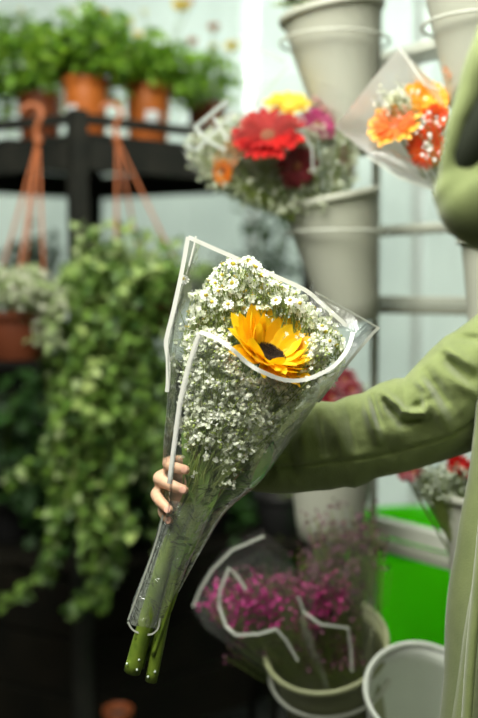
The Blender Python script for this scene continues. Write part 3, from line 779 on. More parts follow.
for s in (-1, 1):
    b = MB(); limb(b, [(.52, 1.22 + s * .09, .96), (.515, 1.22 + s * .098, .68), (.51, 1.22 + s * .10, .50), (.532, 1.22 + s * .10, .30), (.535, 1.22 + s * .10, .10)], [.105, .092, .078, .07, .062]); b.build('trouser_leg', M_trs, person)
    b = MB(); limb(b, [(.555, 1.22 + s * .10, .052), (.47, 1.22 + s * .105, .048), (.39, 1.22 + s * .11, .036)], [.048, .046, .034]); so_ = b.build('shoe', M_shoe, person)

# ---- far sleeve with folds, modelled as a parametric surface: edges measured along the arm
coat = MB()
TOP = [(222, 452), (240, 444), (258, 434), (278, 424), (292, 411), (305, 404), (320, 401), (334, 402), (348, 396), (362, 393), (380, 383), (396, 378), (404, 378), (415, 366), (430, 350), (444, 337), (455, 331), (466, 323), (480, 312), (500, 294), (530, 262), (565, 225), (600, 190), (640, 168)]
BOT = [(222, 484), (240, 489), (258, 492), (278, 494), (296, 493), (315, 491), (330, 490), (345, 487), (355, 488), (366, 484), (376, 478), (392, 475), (410, 471), (430, 465), (450, 459), (470, 452), (500, 436), (530, 408), (565, 370), (600, 335), (640, 310)]
# crease lines: (x0,y0,x1,y1,width,depth) negative = groove, positive = ridge (pixels, metres)
CR = [(318, 412, 326, 452, 5, -.008), (330, 408, 344, 452, 6, .007), (347, 402, 356, 448, 5, -.007), (364, 398, 378, 440, 5, .010), (372, 396, 380, 424, 4, -.010), (356, 410, 366, 440, 7, -.004),
      (384, 392, 404, 412, 4, .010), (404, 412, 424, 414, 4, .010), (386, 402, 402, 422, 5, -.013), (402, 424, 420, 420, 4, -.008), (412, 408, 426, 402, 4, -.006), (424, 398, 428, 414, 4, .009),
      (426, 372, 444, 400, 6, -.010), (418, 380, 430, 392, 5, .008), (442, 345, 470, 366, 6, .010), (446, 356, 468, 378, 7, -.014), (430, 396, 448, 430, 6, .006), (438, 384, 456, 418, 7, -.006),
      (455, 336, 480, 340, 5, -.009), (450, 374, 478, 396, 6, .006), (300, 420, 306, 462, 7, .005), (290, 424, 294, 470, 6, -.006), (274, 430, 278, 476, 6, .004), (400, 395, 398, 440, 8, .003), (378, 440, 400, 456, 8, -.003)]
def segd(px, py, x0, y0, x1, y1):
    dx, dy = x1 - x0, y1 - y0; L2 = dx * dx + dy * dy; t = ((px - x0) * dx + (py - y0) * dy) / L2
    tc = min(1, max(0, t)); e = math.hypot(px - x0 - dx * tc, py - y0 - dy * tc)
    return e, tc
def seam_y(px): return interp([(222, 470), (281, 467), (330, 462), (364, 458), (416, 446), (450, 436), (480, 418), (565, 320), (640, 250)], px)
def arm_y(px): return interp([(222, 1.275), (300, 1.30), (432, 1.355), (480, 1.375), (565, 1.39)], px)
nx, na = 240, 150; v = []; f = []; seam_pts = []
for i in range(nx + 1):
    px = 222 + (640 - 222) * i / nx; t_, b_ = interp(TOP, px), interp(BOT, px)
    Y0 = arm_y(px); cy = (t_ + b_) / 2; hh = (b_ - t_) / 2; rdep = hh * .00131 * .95
    for k in range(na):
        a = 2 * PI * k / na; py = cy - hh * math.cos(a); dep = rdep * math.sin(a)       # sin>0 = towards the camera
        dsp = 0
        if math.sin(a) > -.1:
            for x0, y0, x1, y1, w_, h_ in CR:
                if abs(px - (x0 + x1) / 2) > 60: continue
                e, tc = segd(px, py, x0, y0, x1, y1); dsp += 1.5 * h_ * math.exp(-(e / w_) ** 2) * (.55 + .45 * math.sin(PI * tc))
            dsp *= min(1, 1.1 * max(0, math.sin(a)) + .1)
            e = py - seam_y(px)
            dsp -= .0035 * math.exp(-(e / 2.0) ** 2)
            if e > 0: dsp -= .002
        dsp += .0035 * mn.noise(V3((px * .035, py * .05, a * .5))) + .0012 * mn.noise(V3((px * .12, py * .12, 5)))
        v.append(P(px, py, Y0 - dep - dsp))
for i in range(nx):
    for k in range(na): f.append((i * na + k, i * na + (k + 1) % na, (i + 1) * na + (k + 1) % na, (i + 1) * na + k))
coat.add(v, f)
c0_ = sum((v[k] for k in range(na)), V3()) / na    # closed inner cuff
inner = [c0_ + (v[k] - c0_) * .9 + V3((.02, 0, 0)) for k in range(na)]
coat.add([v[k] for k in range(na)] + inner, [(k, na + k, na + (k + 1) % na, (k + 1) % na) for k in range(na)], 0)
coat.build('right_sleeve', M_coat, person)

# ---- coat body: lofted with vertical folds
def coat_body():
    b = MB(); v = []; f = []; nz, na = 120, 160
    rows = []
    for i in range(nz + 1):
        z = 1.50 - 1.02 * i / nz
        cx = interp([(.48, .50), (.9, .49), (1.2, .50), (1.5, .50)], z)
        rx = interp([(.48, .225), (.70, .222), (.86, .212), (.95, .200), (1.05, .195), (1.15, .196), (1.22, .190), (1.30, .164), (1.42, .13), (1.50, .075)], z)
        ry = interp([(.48, .27), (.9, .235), (1.2, .20), (1.38, .205), (1.45, .17), (1.50, .085)], z)
        for k in range(na):
            a = 2 * PI * k / na
            fold = (.016 * math.sin(a * 7 + z * 1.5) + .010 * math.sin(a * 13 - z * 3)) * interp([(.48, 1), (1.0, .7), (1.3, .25), (1.5, 0)], z)
            fold += .012 * mn.noise(V3((math.cos(a) * 3, math.sin(a) * 3, z * 4)))
            e = abs((a - PI + .05)) ; fold += .012 * math.exp(-(e / .08) ** 2) - .010 * math.exp(-((e - .18) / .08) ** 2)
            v.append(V3((cx + (rx + fold) * math.cos(a), 1.22 + (ry + fold) * math.sin(a), z)))
    for i in range(nz):
        for k in range(na): f.append((i * na + k, (i + 1) * na + k, (i + 1) * na + (k + 1) % na, i * na + (k + 1) % na))
    b.add(v, f)
    o = b.build('coat', M_coat, person); s = o.modifiers.new('s', 'SOLIDIFY'); s.thickness = .003
    return o
coat_body()
# placket strip down the front of the coat
b = MB()
pts = [V3((.50 - interp([(.48, .235), (.86, .218), (1.05, .203), (1.2, .199), (1.32, .166), (1.44, .125)], z) - .004, 1.17, z)) for z in [1.44 - .04 * i for i in range(25)]]
b.tube(pts, .012, 10, flat=.5, up=V3((-1, 0, 0))); b.build('placket', M_coat, person)
# near sleeve: upper arm comes forward to the raised elbow, forearm folds back up beside it
b = MB()
limb(b, [V3((.49, 1.12, 1.43)), V3((.43, 1.05, 1.405)), P(560, 200, .98), P(512, 207, .93), P(474, 203, .905), P(458, 192, .905)], [.075, .078, .066, .050, .034, .024], 28, 8)
limb(b, [P(453, 194, .905), P(448, 168, .90), P(456, 130, .895), P(473, 92, .895), P(495, 48, .905), P(540, -25, .96), WL + V3((.0, 0, -.01))], [.014, .0085, .0095, .0135, .022, .032, .034], 24, 8)
limb(b, [P(560, 150, .95), P(512, 178, .915), P(484, 196, .905), P(462, 208, .905)], [.055, .044, .032, .018], 20, 8)
for i, q in enumerate(b.v): b.v[i] = q + V3((1, -1, 1)) * .004 * mn.noise(q * 24)
lsv = b.build('left_sleeve', M_coat, person)
r_ = lsv.modifiers.new('remesh', 'REMESH'); r_.mode = 'VOXEL'; r_.voxel_size = .004; r_.use_smooth_shade = True
r_ = lsv.modifiers.new('smooth', 'SMOOTH'); r_.factor = .5; r_.iterations = 6
# dark insert that paints the shade in the fold between forearm and upper arm
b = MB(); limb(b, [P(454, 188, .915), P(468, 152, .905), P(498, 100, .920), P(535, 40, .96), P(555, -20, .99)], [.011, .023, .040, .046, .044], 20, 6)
b.build('sleeve_fold_shade', M_fold_shade, person)
# stand collar and the hood lying on the back
b = MB(); b.tube([V3((.50 + .088 * math.cos(a), 1.22 + .088 * math.sin(a), 1.475 + .012 * math.cos(a))) for a in [2 * PI * i / 32 for i in range(32)]], .022, 12, closed=True, flat=1.0); b.build('collar', M_coat, person)
b = MB(); limb(b, [V3((.57, 1.10, 1.45)), V3((.635, 1.16, 1.41)), V3((.65, 1.22, 1.38)), V3((.635, 1.28, 1.41)), V3((.57, 1.34, 1.45))], [.03, .05, .06, .05, .03], 20, 6); b.build('hood', M_coat, person)

# ================================================================ PLANT SHELF (black stained stand)
SY = 2.55
sh = thing('plant_stand', 'black wooden plant stand carrying terracotta pots of roses', 'shelf', (P(76, 300, SY).x, SY, 0))
cor = P(77, 113, SY)                                  # near corner, top of rail
zr = cor.z
dR = V3((.80, .60, 0)).normalized(); dL = V3((-.88, .47, 0)).normalized()
def bar(a, e, w_, h_, name='board', m=M_wood, under=0):
    a = V3(a); e = V3(e); d = (e - a); L = d.length; d.normalize(); n = V3((0, 0, 1)).cross(d)
    rt = Matrix((d, n, V3((0, 0, 1)))).transposed(); b = MB(); b.box((a + e) / 2 + V3((0, 0, -under)), (L, w_, h_), rt)
    return bevel(b.build(name, m, sh, smooth=False), .003)
LR, LL = 0.78, 0.80
c1 = cor + dR * LR; c2 = cor + dL * LL; c3 = cor + dR * LR + dL * LL
for q in (cor, c1, c2, c3):
    b = MB(); b.box((q.x, q.y, zr / 2 + .004), (.042, .042, zr + .008), Matrix.Rotation(math.atan2(dR.y, dR.x), 3, 'Z')); bevel(b.build('post', M_wood, sh, smooth=False), .003)
for (a, e) in ((cor, c1), (cor, c2), (c2, c3), (c1, c3)):
    d = (e - a).normalized() * .022
    bar(a + d, e - d, .018, .026, 'rail', under=.013)
    bar(a + d, e - d, .020, .075, 'apron', under=zr - 1.680 + .0375)
deck = 1.691
nb = 7
for i in range(nb):                     # deck boards
    a = cor + dL * (LL * (i + .5) / nb) + dR * .02; e = a + dR * (LR - .04); a = V3((a.x, a.y, deck)); e = V3((e.x, e.y, deck))
    bar(a, e, LL / nb - .010, .018, 'deck_board')
dtop = deck + .009

def pot(parent, c, r, h, m, tag_at=None, tp=.74):
    b = MB(); k = r * tp
    b.lathe([(.001, 0), (k - .003, 0), (k, .004), (r * .95, h - .028), (r * .95, h - .024), (r * 1.02, h - .022), (r * 1.04, h - .003), (r * 1.0, h), (r * .96, h - .004), (r * .92, h - .03), (k * .95, .008), (.001, .006)], c, None, 36); b.build('pot', m, parent)
    b = MB(); b.lathe([(.0005, h - .018), (r * .5, h - .015), (r * .93, h - .018), (r * .93, h - .024)], c, None, 24); b.build('soil', M_soil, parent)
    if tag_at is not None:
        a0, w_, z0, z1 = tag_at; v = []; f = []
        for i in range(7):
            a = a0 + w_ * (i / 6 - .5)
            for z in (z0, z1):
                rr = k + (r * .95 - k) * z / (h - .028) + .0015; v.append(V3(c) + V3((rr * math.cos(a), rr * math.sin(a), z)))
        for i in range(6): f.append((i * 2, i * 2 + 2, i * 2 + 3, i * 2 + 1))
        b = MB(); b.add(v, f); o = b.build('price_tag', M_tag, parent); s = o.modifiers.new('s', 'SOLIDIFY'); s.thickness = .001; s.offset = 1
def bush(parent, base, cx, cz, rx, ry, rz, nleaf, nsmall, size, mes, small_m, out=OV, stems=10, stem_m=M_stem, bias=None):
    """leafy crown: stems from base, large leaves as parts, the small remainder as stuff"""
    c = V3((cx[0], cx[1], cz)); b = MB(); tips = []
    for i in range(stems):
        q = rv(); tip = c + V3((q.x * rx, q.y * ry, abs(q.z) * rz * .9)); tips.append(tip)
        mid = V3(base).lerp(tip, .5) + rv(.015); b.tube(catmull([base, mid, tip], 3), .0018, 5, cap=False)
    b.build('stems', stem_m, parent, kind='stuff')
    def spot():
        while True:
            q = rv() * random.uniform(.2, 1) ** .6
            q = q * (.78 + .55 * mn.noise(V3((q.x * 2.2 + c.x * 9, q.y * 2.2, q.z * 2.2 + c.z * 5))) + .10 * random.random())
            p = c + V3((q.x * rx, q.y * ry, q.z * rz)) * 1.12
            if p.z < base[2] + .022 and abs(p.x - base[0]) < .085 and p.y < base[1] + .03: continue   # nothing grows through the pot
            break
        dirv = (p - V3(base)).normalized() * .6 + rv(.8) + V3((0, 0, -.15)); return p, dirv
    for i in range(nleaf):
        p, d = spot(); place('leaf', random.choice(mes), leafmtx(p, d, size * random.uniform(.75, 1.25)), parent)
    b = MB()
    for i in range(nsmall):
        p, d = spot(); addleaf(b, out, p, d, size * random.uniform(.45, .85))
    b.build('small_leaves', small_m, parent, kind='stuff')
    return tips
def rosebud(parent, p, base, m, r=.012, label=None):
    b = MB()
    for i in range(9):
        a = i * 2.4; t = i / 9; rr = r * (.3 + .6 * t)
        d = V3((math.cos(a) * (.3 + .8 * t), math.sin(a) * (.3 + .8 * t), 1)).normalized()
        addleaf(b, [(.15, 0), (.42, .3), (.5, .6), (.35, .9), (.05, 1)], p + V3((math.cos(a), math.sin(a), 0)) * rr * .3 - V3((0, 0, r)), d, r * 2, 0, .5, -.1)
    b.tube(catmull([p - V3((0, 0, r)), (p + V3(base)) / 2 + rv(.02), base], 3), .0014, 5, 1)
    for i in range(5):
        a = i * 1.256; addleaf(b, OV, p - V3((0, 0, r)), V3((math.cos(a), math.sin(a), .3)), r * 1.1, 1)
    b.build('rosebud', [m, M_stem], parent, label=label)
M_ybud = mat('yellow_rose', (.85, .72, .12), .6, per='object', col2=(.85, .68, .15), trans=.2)
M_pbud = mat('peach_rose', (.75, .38, .22), .6, per='object', col2=(.7, .4, .25), trans=.2)
M_cbud = mat('cream_rose', (.8, .8, .55), .6, trans=.2)
M_wbud = mat('white_rose', (.85, .88, .85), .6, trans=.2)
def rose_plant(px, Y, rpx, label, m, crown, nleaf, nsmall, buds, tag_at=None, size=.034, hpx=None):
    c = P(px, 130, Y); c.z = dtop; r = rpx / F * Y; h = r * 2.65
    t = thing('potted_rose', label, 'plant', c, 'potted roses on the black stand')
    pot(t, c, r, h, m, tag_at, .82)
    top = c + V3((0, 0, h - .02)); (x0, y0, x1, y1, dep) = crown
    a = P(x0, y0, Y); e = P(x1, y1, Y); cc = (a + e) / 2
    bush(t, top, (cc.x, Y + .0), cc.z, abs(e.x - a.x) / 2, dep, abs(a.z - e.z) / 2, nleaf, nsmall, size, ME_rose, M_leafAs, stems=12)
    for (bx, by, bm, br) in buds: rosebud(t, P(bx, by, Y + random.uniform(-.05, .05)), top, bm, br)
rose_plant(86, 2.70, 22.5, 'bushy rose in an orange pot nearest the stand corner, tag at its left', M_terra, (38, 6, 142, 104, .14), 220, 1300, [(102, 12, M_ybud, .010), (72, 10, M_cbud, .008), (54, 42, M_wbud, .010)], (-PI / 2 - .62, .65, .052, .084))
rose_plant(148, 2.84, 23.0, 'rose with a tall yellow bloom in an orange pot right of the cornermost one', M_terra, (104, 36, 204, 114, .14), 200, 1200, [(180, 5, M_ybud, .016), (190, 2, M_pbud, .008), (144, 12, M_cbud, .007), (129, 21, M_cbud, .013), (138, 34, M_ybud, .009)], (-PI / 2 + .30, .65, .052, .092))
rose_plant(207, 3.02, 19.0, 'airy rose with peach buds in a brown pot at the right end of the stand', M_terra2, (160, 46, 246, 120, .13), 130, 520, [(214, 27, M_pbud, .013), (192, 41, M_pbud, .011), (232, 46, M_ybud, .014), (213, 47, M_ybud, .011), (144, 65, M_ybud, .008)], None, .030)
rose_plant(40, 3.00, 22.0, 'leafy potted plant in a brown-orange pot at the left end of the stand', M_terra2, (-34, 12, 72, 124, .17), 220, 1300, [(4, 33, M_wbud, .016), (20, 10, M_ybud, .006)], None, .038)

# ================================================================ HANGING BASKETS
def hook(parent, q, s):
    """plastic hook over the rail; q = hook knot below the rail"""
    q = V3(q); b = MB()
    pts = catmull([q, q + V3((-.004, 0, .03)), q + V3((.010, .0, .062)), q + V3((-.002, .010, .085)), q + V3((-.026, .012, .088)), q + V3((-.042, .006, .070))], 5)
    b.tube(pts, .0062, 10); b.build('hook', M_hook, parent)
    b = MB(); b.lathe([(.004, -.012), (.010, -.008), (.011, .006), (.006, .012)], q, seg=14); b.build('knot', M_hook, parent)
def straps(parent, q, rimpts):
    for e in rimpts:
        b = MB(); b.tube([q, V3(q).lerp(V3(e), .5) + V3((0, 0, -.004)), e], .0030, 6); b.build('strap', M_hook, parent)
# trailing ivy basket
HY2 = 2.40
kq = P(117, 139, HY2 + .10); pc = P(138, 312, HY2 + .02); pr = .115
ivy = thing('hanging_ivy', 'large trailing variegated ivy hanging from the stand by an orange hook', 'plant', pc)
hook(ivy, kq, 1); straps(ivy, kq, [P(116, 296, 2.32), P(190, 292, 2.38), P(146, 290, 2.53)])
pot(ivy, pc - V3((0, 0, .05)), pr, .115, M_terra2)
strands = []
b = MB()
ends = []
for i in range(60):
    a = random.uniform(PI * .85, PI * 2.15) if i > 12 else random.uniform(0, 2 * PI)
    s = pc + V3((math.cos(a) * pr, math.sin(a) * pr, .06))
    ex = random.gauss(112, 38); ex = min(200, max(44, ex))
    ey = random.uniform(400, 590) if i % 3 else random.uniform(320, 460)
    if ex > 170: ey = min(ey, 520)
    e = P(ex, ey, HY2 - .05 + random.uniform(-.12, .16))
    o = s + V3((math.cos(a) * .05, math.sin(a) * .03, .035))
    m1 = o.lerp(e, .35) + V3(((e.x - o.x) * .35, 0, .03)); m2 = o.lerp(e, .7) + V3(((e.x - o.x) * .1 + random.uniform(-.02, .02), 0, 0))
    strands.append(catmull([s, o, m1, m2, e], 6))
# special tendrils
strands.append(catmull([P(110, 330, 2.38), P(70, 390, 2.36), P(54, 440, 2.36), P(30, 470, 2.36), P(12, 478, 2.36)], 8))
strands.append(catmull([P(90, 480, 2.38), P(60, 540, 2.36), P(40, 575, 2.36), P(8, 600, 2.36)], 8))
strands.append(catmull([P(110, 500, 2.38), P(100, 560, 2.36), P(86, 598, 2.36), P(70, 612, 2.36)], 8))
strands.append(catmull([P(118, 480, 2.38), P(116, 540, 2.36), P(104, 590, 2.36), P(98, 600, 2.36)], 8))
for k in range(26):      # pale upright sprays at the top
    x0 = random.uniform(95, 170); x1 = x0 + random.uniform(-25, 20); strands.append(catmull([P(x0, 290, HY2), P((x0 + x1) / 2 - 3, 265, HY2), P(x1, random.uniform(224, 268), HY2 + random.uniform(-.1, .1))], 5))
for s in strands: b.tube(s, .0012, 4, cap=False)
b.build('trailing_stems', M_stem2, ivy, kind='stuff')
sm1 = MB(); sm2 = MB(); nl = 0
random.shuffle(strands)
for s in strands:
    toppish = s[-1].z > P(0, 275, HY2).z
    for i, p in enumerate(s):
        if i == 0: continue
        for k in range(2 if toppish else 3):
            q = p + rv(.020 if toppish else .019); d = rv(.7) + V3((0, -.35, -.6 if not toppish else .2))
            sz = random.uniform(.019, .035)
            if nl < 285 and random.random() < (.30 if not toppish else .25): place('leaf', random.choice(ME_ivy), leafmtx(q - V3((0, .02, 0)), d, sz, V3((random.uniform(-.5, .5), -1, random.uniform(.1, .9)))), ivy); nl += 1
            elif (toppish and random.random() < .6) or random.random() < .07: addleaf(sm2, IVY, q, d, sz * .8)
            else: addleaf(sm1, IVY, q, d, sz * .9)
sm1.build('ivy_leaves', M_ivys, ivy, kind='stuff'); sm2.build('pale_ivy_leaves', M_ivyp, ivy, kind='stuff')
# flowering basket on the left
HY3 = 2.30
kq = P(38, 141, HY3 + .16); pc = P(16, 345, HY3 + .04)
hb = thing('hanging_flower_basket', 'reddish brown hanging pot of pale blossoms at the left edge', 'plant', pc)
hook(hb, kq, 1); straps(hb, kq, [P(-12, 318, HY3 + .04), P(46, 318, HY3), P(20, 318, HY3 + .12), P(12, 318, HY3 - .05)])
M_terr3 = mat('red_brown_plastic', (.15, .035, .010), .6)
pot(hb, pc - V3((0, 0, .035)), .082, .115, M_terr3)
b = MB(); b2 = MB()
for i in range(620):
    q = rv() * random.uniform(.5, 1); c = P(20, 290, HY3) + V3((q.x * .105, q.y * .10, q.z * .055 - .9 * max(0, abs(q.x) - .5) * .05))
    if random.random() < .6:
        for k in range(3): floret(b, c + rv(.006), random.uniform(.005, .0085))
    else: addleaf(b2, OV, c, rv() + V3((0, -.3, .1)), random.uniform(.014, .024))
for i in range(60):
    c = P(random.uniform(30, 66), random.uniform(300, 345), HY3 - .02); 
    for k in range(2): floret(b, c + rv(.006), random.uniform(.005, .009))
    addleaf(b2, OV, c + rv(.01), rv(), .02)
b.build('blossoms', M_pale, hb, kind='stuff'); b2.build('small_leaves', M_ivyp, hb, kind='stuff')
b = MB(); 
for i in range(14):
    b.tube([pc + V3((0, 0, .06)), P(random.uniform(-8, 55), random.uniform(275, 335), HY3)], .001, 4, cap=False)
b.build('stems', M_stem2, hb, kind='stuff')

# ================================================================ LOW BENCH with dark shrubs
bz = .56
for i in range(6):
    a = cor + dL * (LL * (i + .5) / 6) + dR * .02; e = a + dR * (LR - .04)
    bar(V3((a.x, a.y, bz - .012)), V3((e.x, e.y, bz - .012)), LL / 6 - .008, .024, 'lower_deck_board', M_bench)
for (a, e) in ((cor, c1), (cor, c2)):
    d = (e - a).normalized() * .022; g = V3((0, 0, 1)).cross(d).normalized() * 0
    for i in range(3):
        z = bz - .10 - i * .155; bar(V3(((a + d).x, (a + d).y, z)), V3(((e - d).x, (e - d).y, z)), .016, .145, 'front_board', M_bench)

def shrub(px, Y, crown, label, nleaf, nsmall, size, zb=None, mes=ME_shr, sm_=M_shrs, dep=.16, pm=M_shoe, pr=.08):
    c = P(px, 600, Y); c.z = bz if zb is None else zb
    t = thing('potted_shrub', label, 'plant', c, 'dark leafy pot plants behind the bouquet')
    pot(t, c, pr, pr * 1.5, pm); top = c + V3((0, 0, pr * 1.4)); (x0, y0, x1, y1) = crown; a = P(x0, y0, Y); e = P(x1, y1, Y); cc = (a + e) / 2
    bush(t, top, (cc.x, Y), cc.z, abs(e.x - a.x) / 2, dep, abs(a.z - e.z) / 2, nleaf, nsmall, size, mes, sm_, stems=14)
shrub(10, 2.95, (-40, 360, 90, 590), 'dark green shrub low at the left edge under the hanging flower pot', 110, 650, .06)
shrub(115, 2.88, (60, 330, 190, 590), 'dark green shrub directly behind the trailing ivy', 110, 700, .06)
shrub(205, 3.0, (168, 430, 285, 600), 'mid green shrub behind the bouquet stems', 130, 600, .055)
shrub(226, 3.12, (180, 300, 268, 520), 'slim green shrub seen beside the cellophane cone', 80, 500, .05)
ME_yg = [leafmesh('yellow_leaf', OV, mat('yellow_green_leaf', (.20, .34, .03), .5, per='object', col2=(.34, .46, .06), trans=.4), .2, .2)]
shrub(282, 2.75, (258, 492, 318, 620), 'yellow-green pot plant between the bouquet and the rack', 120, 320, .045, zb=.62, pm=M_shoe, mes=ME_yg, sm_=mat('yellow_green_small', (.14, .28, .02), .5, per='island', col2=(.26, .40, .04), trans=.4), dep=.08)
st = thing('plant_stool', 'small dark stool under the yellow-green pot plant', 'stool', P(282, 600, 2.75) * 1.0)
sc_ = P(282, 600, 2.75); W[st.name] = V3((sc_.x, sc_.y, 0)); st.location = W[st.name]
b = MB(); b.lathe([(.001, .595), (.12, .595), (.125, .60), (.125, .615), (.12, .62), (.001, .62)], (sc_.x, sc_.y, 0), seg=32); b.build('seat', M_bench, st)
for i in range(3):
    a = i * 2.09 + .3; b = MB(); b.tube([(sc_.x + .08 * math.cos(a), sc_.y + .08 * math.sin(a), .596), (sc_.x + .12 * math.cos(a), sc_.y + .12 * math.sin(a), 0)], .012, 8); b.build('leg', M_bench, st)
# background greenery against the pale wall
shrub(250, 3.62, (236, 150, 300, 330), 'tall thin shrub against the pale wall behind the red gerberas', 60, 260, .04, zb=1.05, dep=.10)
ws = thing('plank_shelf', 'narrow dark shelf along the pale rear wall', 'shelf', (.0, 3.62, 0))
b = MB(); b.box((-.55, 3.62, 1.035), (1.5, .22, .03)); bevel(b.build('shelf_board', M_wood, ws, smooth=False), .003)
b = MB(); b.box((-.58, 3.70, .51), (1.36, .015, 1.02)); b.build('back_panel', M_wood, ws, smooth=False)
for x in (-1.27, .11):
    b = MB(); b.box((x, 3.62, .51), (.035, .20, 1.02)); b.build('side_panel', M_wood, ws, smooth=False)
shrub(35, 3.62, (-5, 232, 66, 300), 'small dark green conifer-like plant behind the blossoms', 60, 300, .035, zb=1.05, dep=.10)
shrub(205, 3.62, (190, 255, 256, 330), 'green pot plant on the wall shelf behind the top of the cellophane', 60, 260, .04, zb=1.05, dep=.08)
# lone terracotta pot on the floor
c = P(118, 760, 2.3); c.z = 0
tp = thing('terracotta_pot', 'empty terracotta pot on the dark floor at the bottom', 'pot', V3((P(118, 718, 2.3).x, 2.3, 0)))
ph = P(118, 708, 2.3).z
stn = thing('pot_stand', 'dark block carrying the empty terracotta pot', 'block', V3((P(118, 718, 2.3).x, 2.3, 0)))
b = MB(); b.box((P(118, 718, 2.3).x, 2.3, (ph - .10) / 2), (.16, .16, ph - .10)); bevel(b.build('block_body', M_bench, stn, smooth=False), .004)
pot(tp, V3((P(118, 718, 2.3).x, 2.3, ph - .10)), .035, .10, M_terra2)

# ================================================================ BOUQUETS ON THE RACK
def cone_wrap(parent, root, outline, m, depth, bulge=.03, name='wrapper'):
    """cone sheet: root point to an outline of points (px,py), front and back"""
    for s in (-1, 1):
        b = MB(); v = []; f = []; n = len(outline); nr = 14
        for i in range(nr + 1):
            t = i / nr
            for j, (px, py) in enumerate(outline):
                e = P(px, py, depth); u = j / (n - 1)
                q = V3(root).lerp(e, t); q.y += s * -bulge * math.sin(PI * u) * t ** .6 * 2 + .006 * mn.noise(V3((px * .05, py * .05, t * 3 + s)))
                v.append(q)
        for i in range(nr):
            for j in range(n - 1): f.append((i * n + j, i * n + j + 1, (i + 1) * n + j + 1, (i + 1) * n + j))
        b.add(v, f); o = b.build(name, m, parent)
    return o
def pxstrip(parent, pts, w_, m=M_border):
    c = catmull([P(*p) for p in pts], 1); b = MB(); v = []; f = []
    for i, p in enumerate(c):
        t = (c[min(i + 1, len(c) - 1)] - c[max(i - 1, 0)]).normalized(); view = (p - CAM).normalized(); s = t.cross(view).normalized() * w_ / 2
        v += [p - s, p + s, p - s + view * .0008, p + s + view * .0008]
    for i in range(len(c) - 1):
        a = i * 4; f += [(a, a + 1, a + 5, a + 4), (a + 2, a + 6, a + 7, a + 3), (a, a + 4, a + 6, a + 2), (a + 1, a + 3, a + 7, a + 5)]
    f += [(0, 2, 3, 1)]
    b.add(v, f); return b.build('white_border', m, parent, smooth=False)
def gyp_cloud(parent, fn, n, r, mats, name='babys_breath', kk=3, stem_to=None):
    b = MB()
    for i in range(n):
        q = fn()
        for k in range(kk): floret(b, q + rv(r * 2), r * random.uniform(.7, 1.2), 0)
        e = q + V3((random.uniform(-.01, .01), .003, -.03)) if stem_to is None else q.lerp(stem_to, random.uniform(.15, .5))
        b.tube([q, e], .0006, 3, 1, cap=False)
    b.build(name, mats, parent, kind='stuff')
# red gerbera bouquet
YR = 1.80
rt0 = BB[3] + V3((.0, 0, .05))
rb_ = thing('red_gerbera_bouquet', 'mixed bouquet led by a large red gerbera in clear cellophane in the middle bucket', 'bouquet', rt0)
stemend = P(330, 240, 1.87)
gerbera(rb_, P(268, 136, YR - .03), (-.15, -.8, .65), .066, M_red, 24, stem_to=stemend, label='large bright red gerbera')
gerbera(rb_, P(297, 166, YR - .02), (.45, -1, -.35), .042, M_dred, 20, stem_to=stemend, label='dark red gerbera')
gerbera(rb_, P(288, 106, YR + .04), (0, -.6, .9), .046, M_yp, 22, stem_to=stemend, label='yellow gerbera', disc=M_yel)
gerbera(rb_, P(318, 124, YR + .02), (.3, -.8, .5), .036, M_mag, 20, stem_to=stemend, label='magenta gerbera')
gerbera(rb_, P(332, 106, YR + .06), (.3, -.6, .6), .044, M_dusty, 20, stem_to=stemend, label='dusty pink gerbera')
gerbera(rb_, P(229, 156, YR + .02), (-.6, -.7, .3), .036, M_dusty if False else mat('peach_petal', (.8, .35, .14), .5, per='object', col2=(.75, .42, .22), trans=.2), 18, stem_to=stemend, label='peach gerbera')
gerbera(rb_, P(223, 172, YR), (-.7, -.8, -.1), .026, M_org, 16, stem_to=stemend, label='small orange gerbera')
gerbera(rb_, P(346, 160, YR + .03), (.8, -.6, .1), .028, M_dusty, 16, stem_to=stemend, label='pale pink gerbera')
def fr():
    while True:
        px = random.uniform(190, 356); py = random.uniform(108, 214)
        lo = interp([(190, 168), (215, 190), (245, 205), (290, 215), (330, 210), (356, 186)], px); up = interp([(190, 140), (230, 118), (290, 112), (356, 126)], px)
        if up < py < lo: return P(px, py, YR + random.uniform(-.015, .07))
gyp_cloud(rb_, fr, 900, .0042, [mat('cream_filler', (.68, .72, .56), .7, per='island', col2=(.48, .54, .34), trans=.2), M_stem2], stem_to=stemend)
sb = MB()
for i in range(46):
    x = random.uniform(225, 352); sb.tube(catmull([P(x, random.uniform(165, 200), YR - .01), P((x + 320) / 2, 212, YR + .03), stemend], 3), .0012, 4, cap=False)
sb.build('stems', M_stem2, rb_, kind='stuff')
cone_wrap(rb_, stemend, [(192, 172), (182, 150), (186, 136), (215, 118), (250, 96), (290, 84), (330, 96), (352, 110), (358, 140), (356, 176), (352, 196)], M_film2, YR, .045)
# cellophane folds with zig-zag printed edge
for pts, w_ in (([(186, 145, 1.74), (196, 150, 1.74), (234, 112, 1.75)], .008), ([(196, 128, 1.74), (206, 140, 1.74), (226, 150, 1.74)], .007), ([(194, 128, 1.74), (228, 100, 1.76)], .007), ([(228, 140, 1.74), (214, 118, 1.75)], .005), ([(236, 36, 1.9), (252, 46, 1.88), (285, 62, 1.86)], .006), ([(300, 128, 1.76), (312, 148, 1.76), (313, 172, 1.76)], .004), ([(254, 106, 1.78), (288, 66, 1.85)], .003)):
    pxstrip(rb_, pts, w_, M_zig)
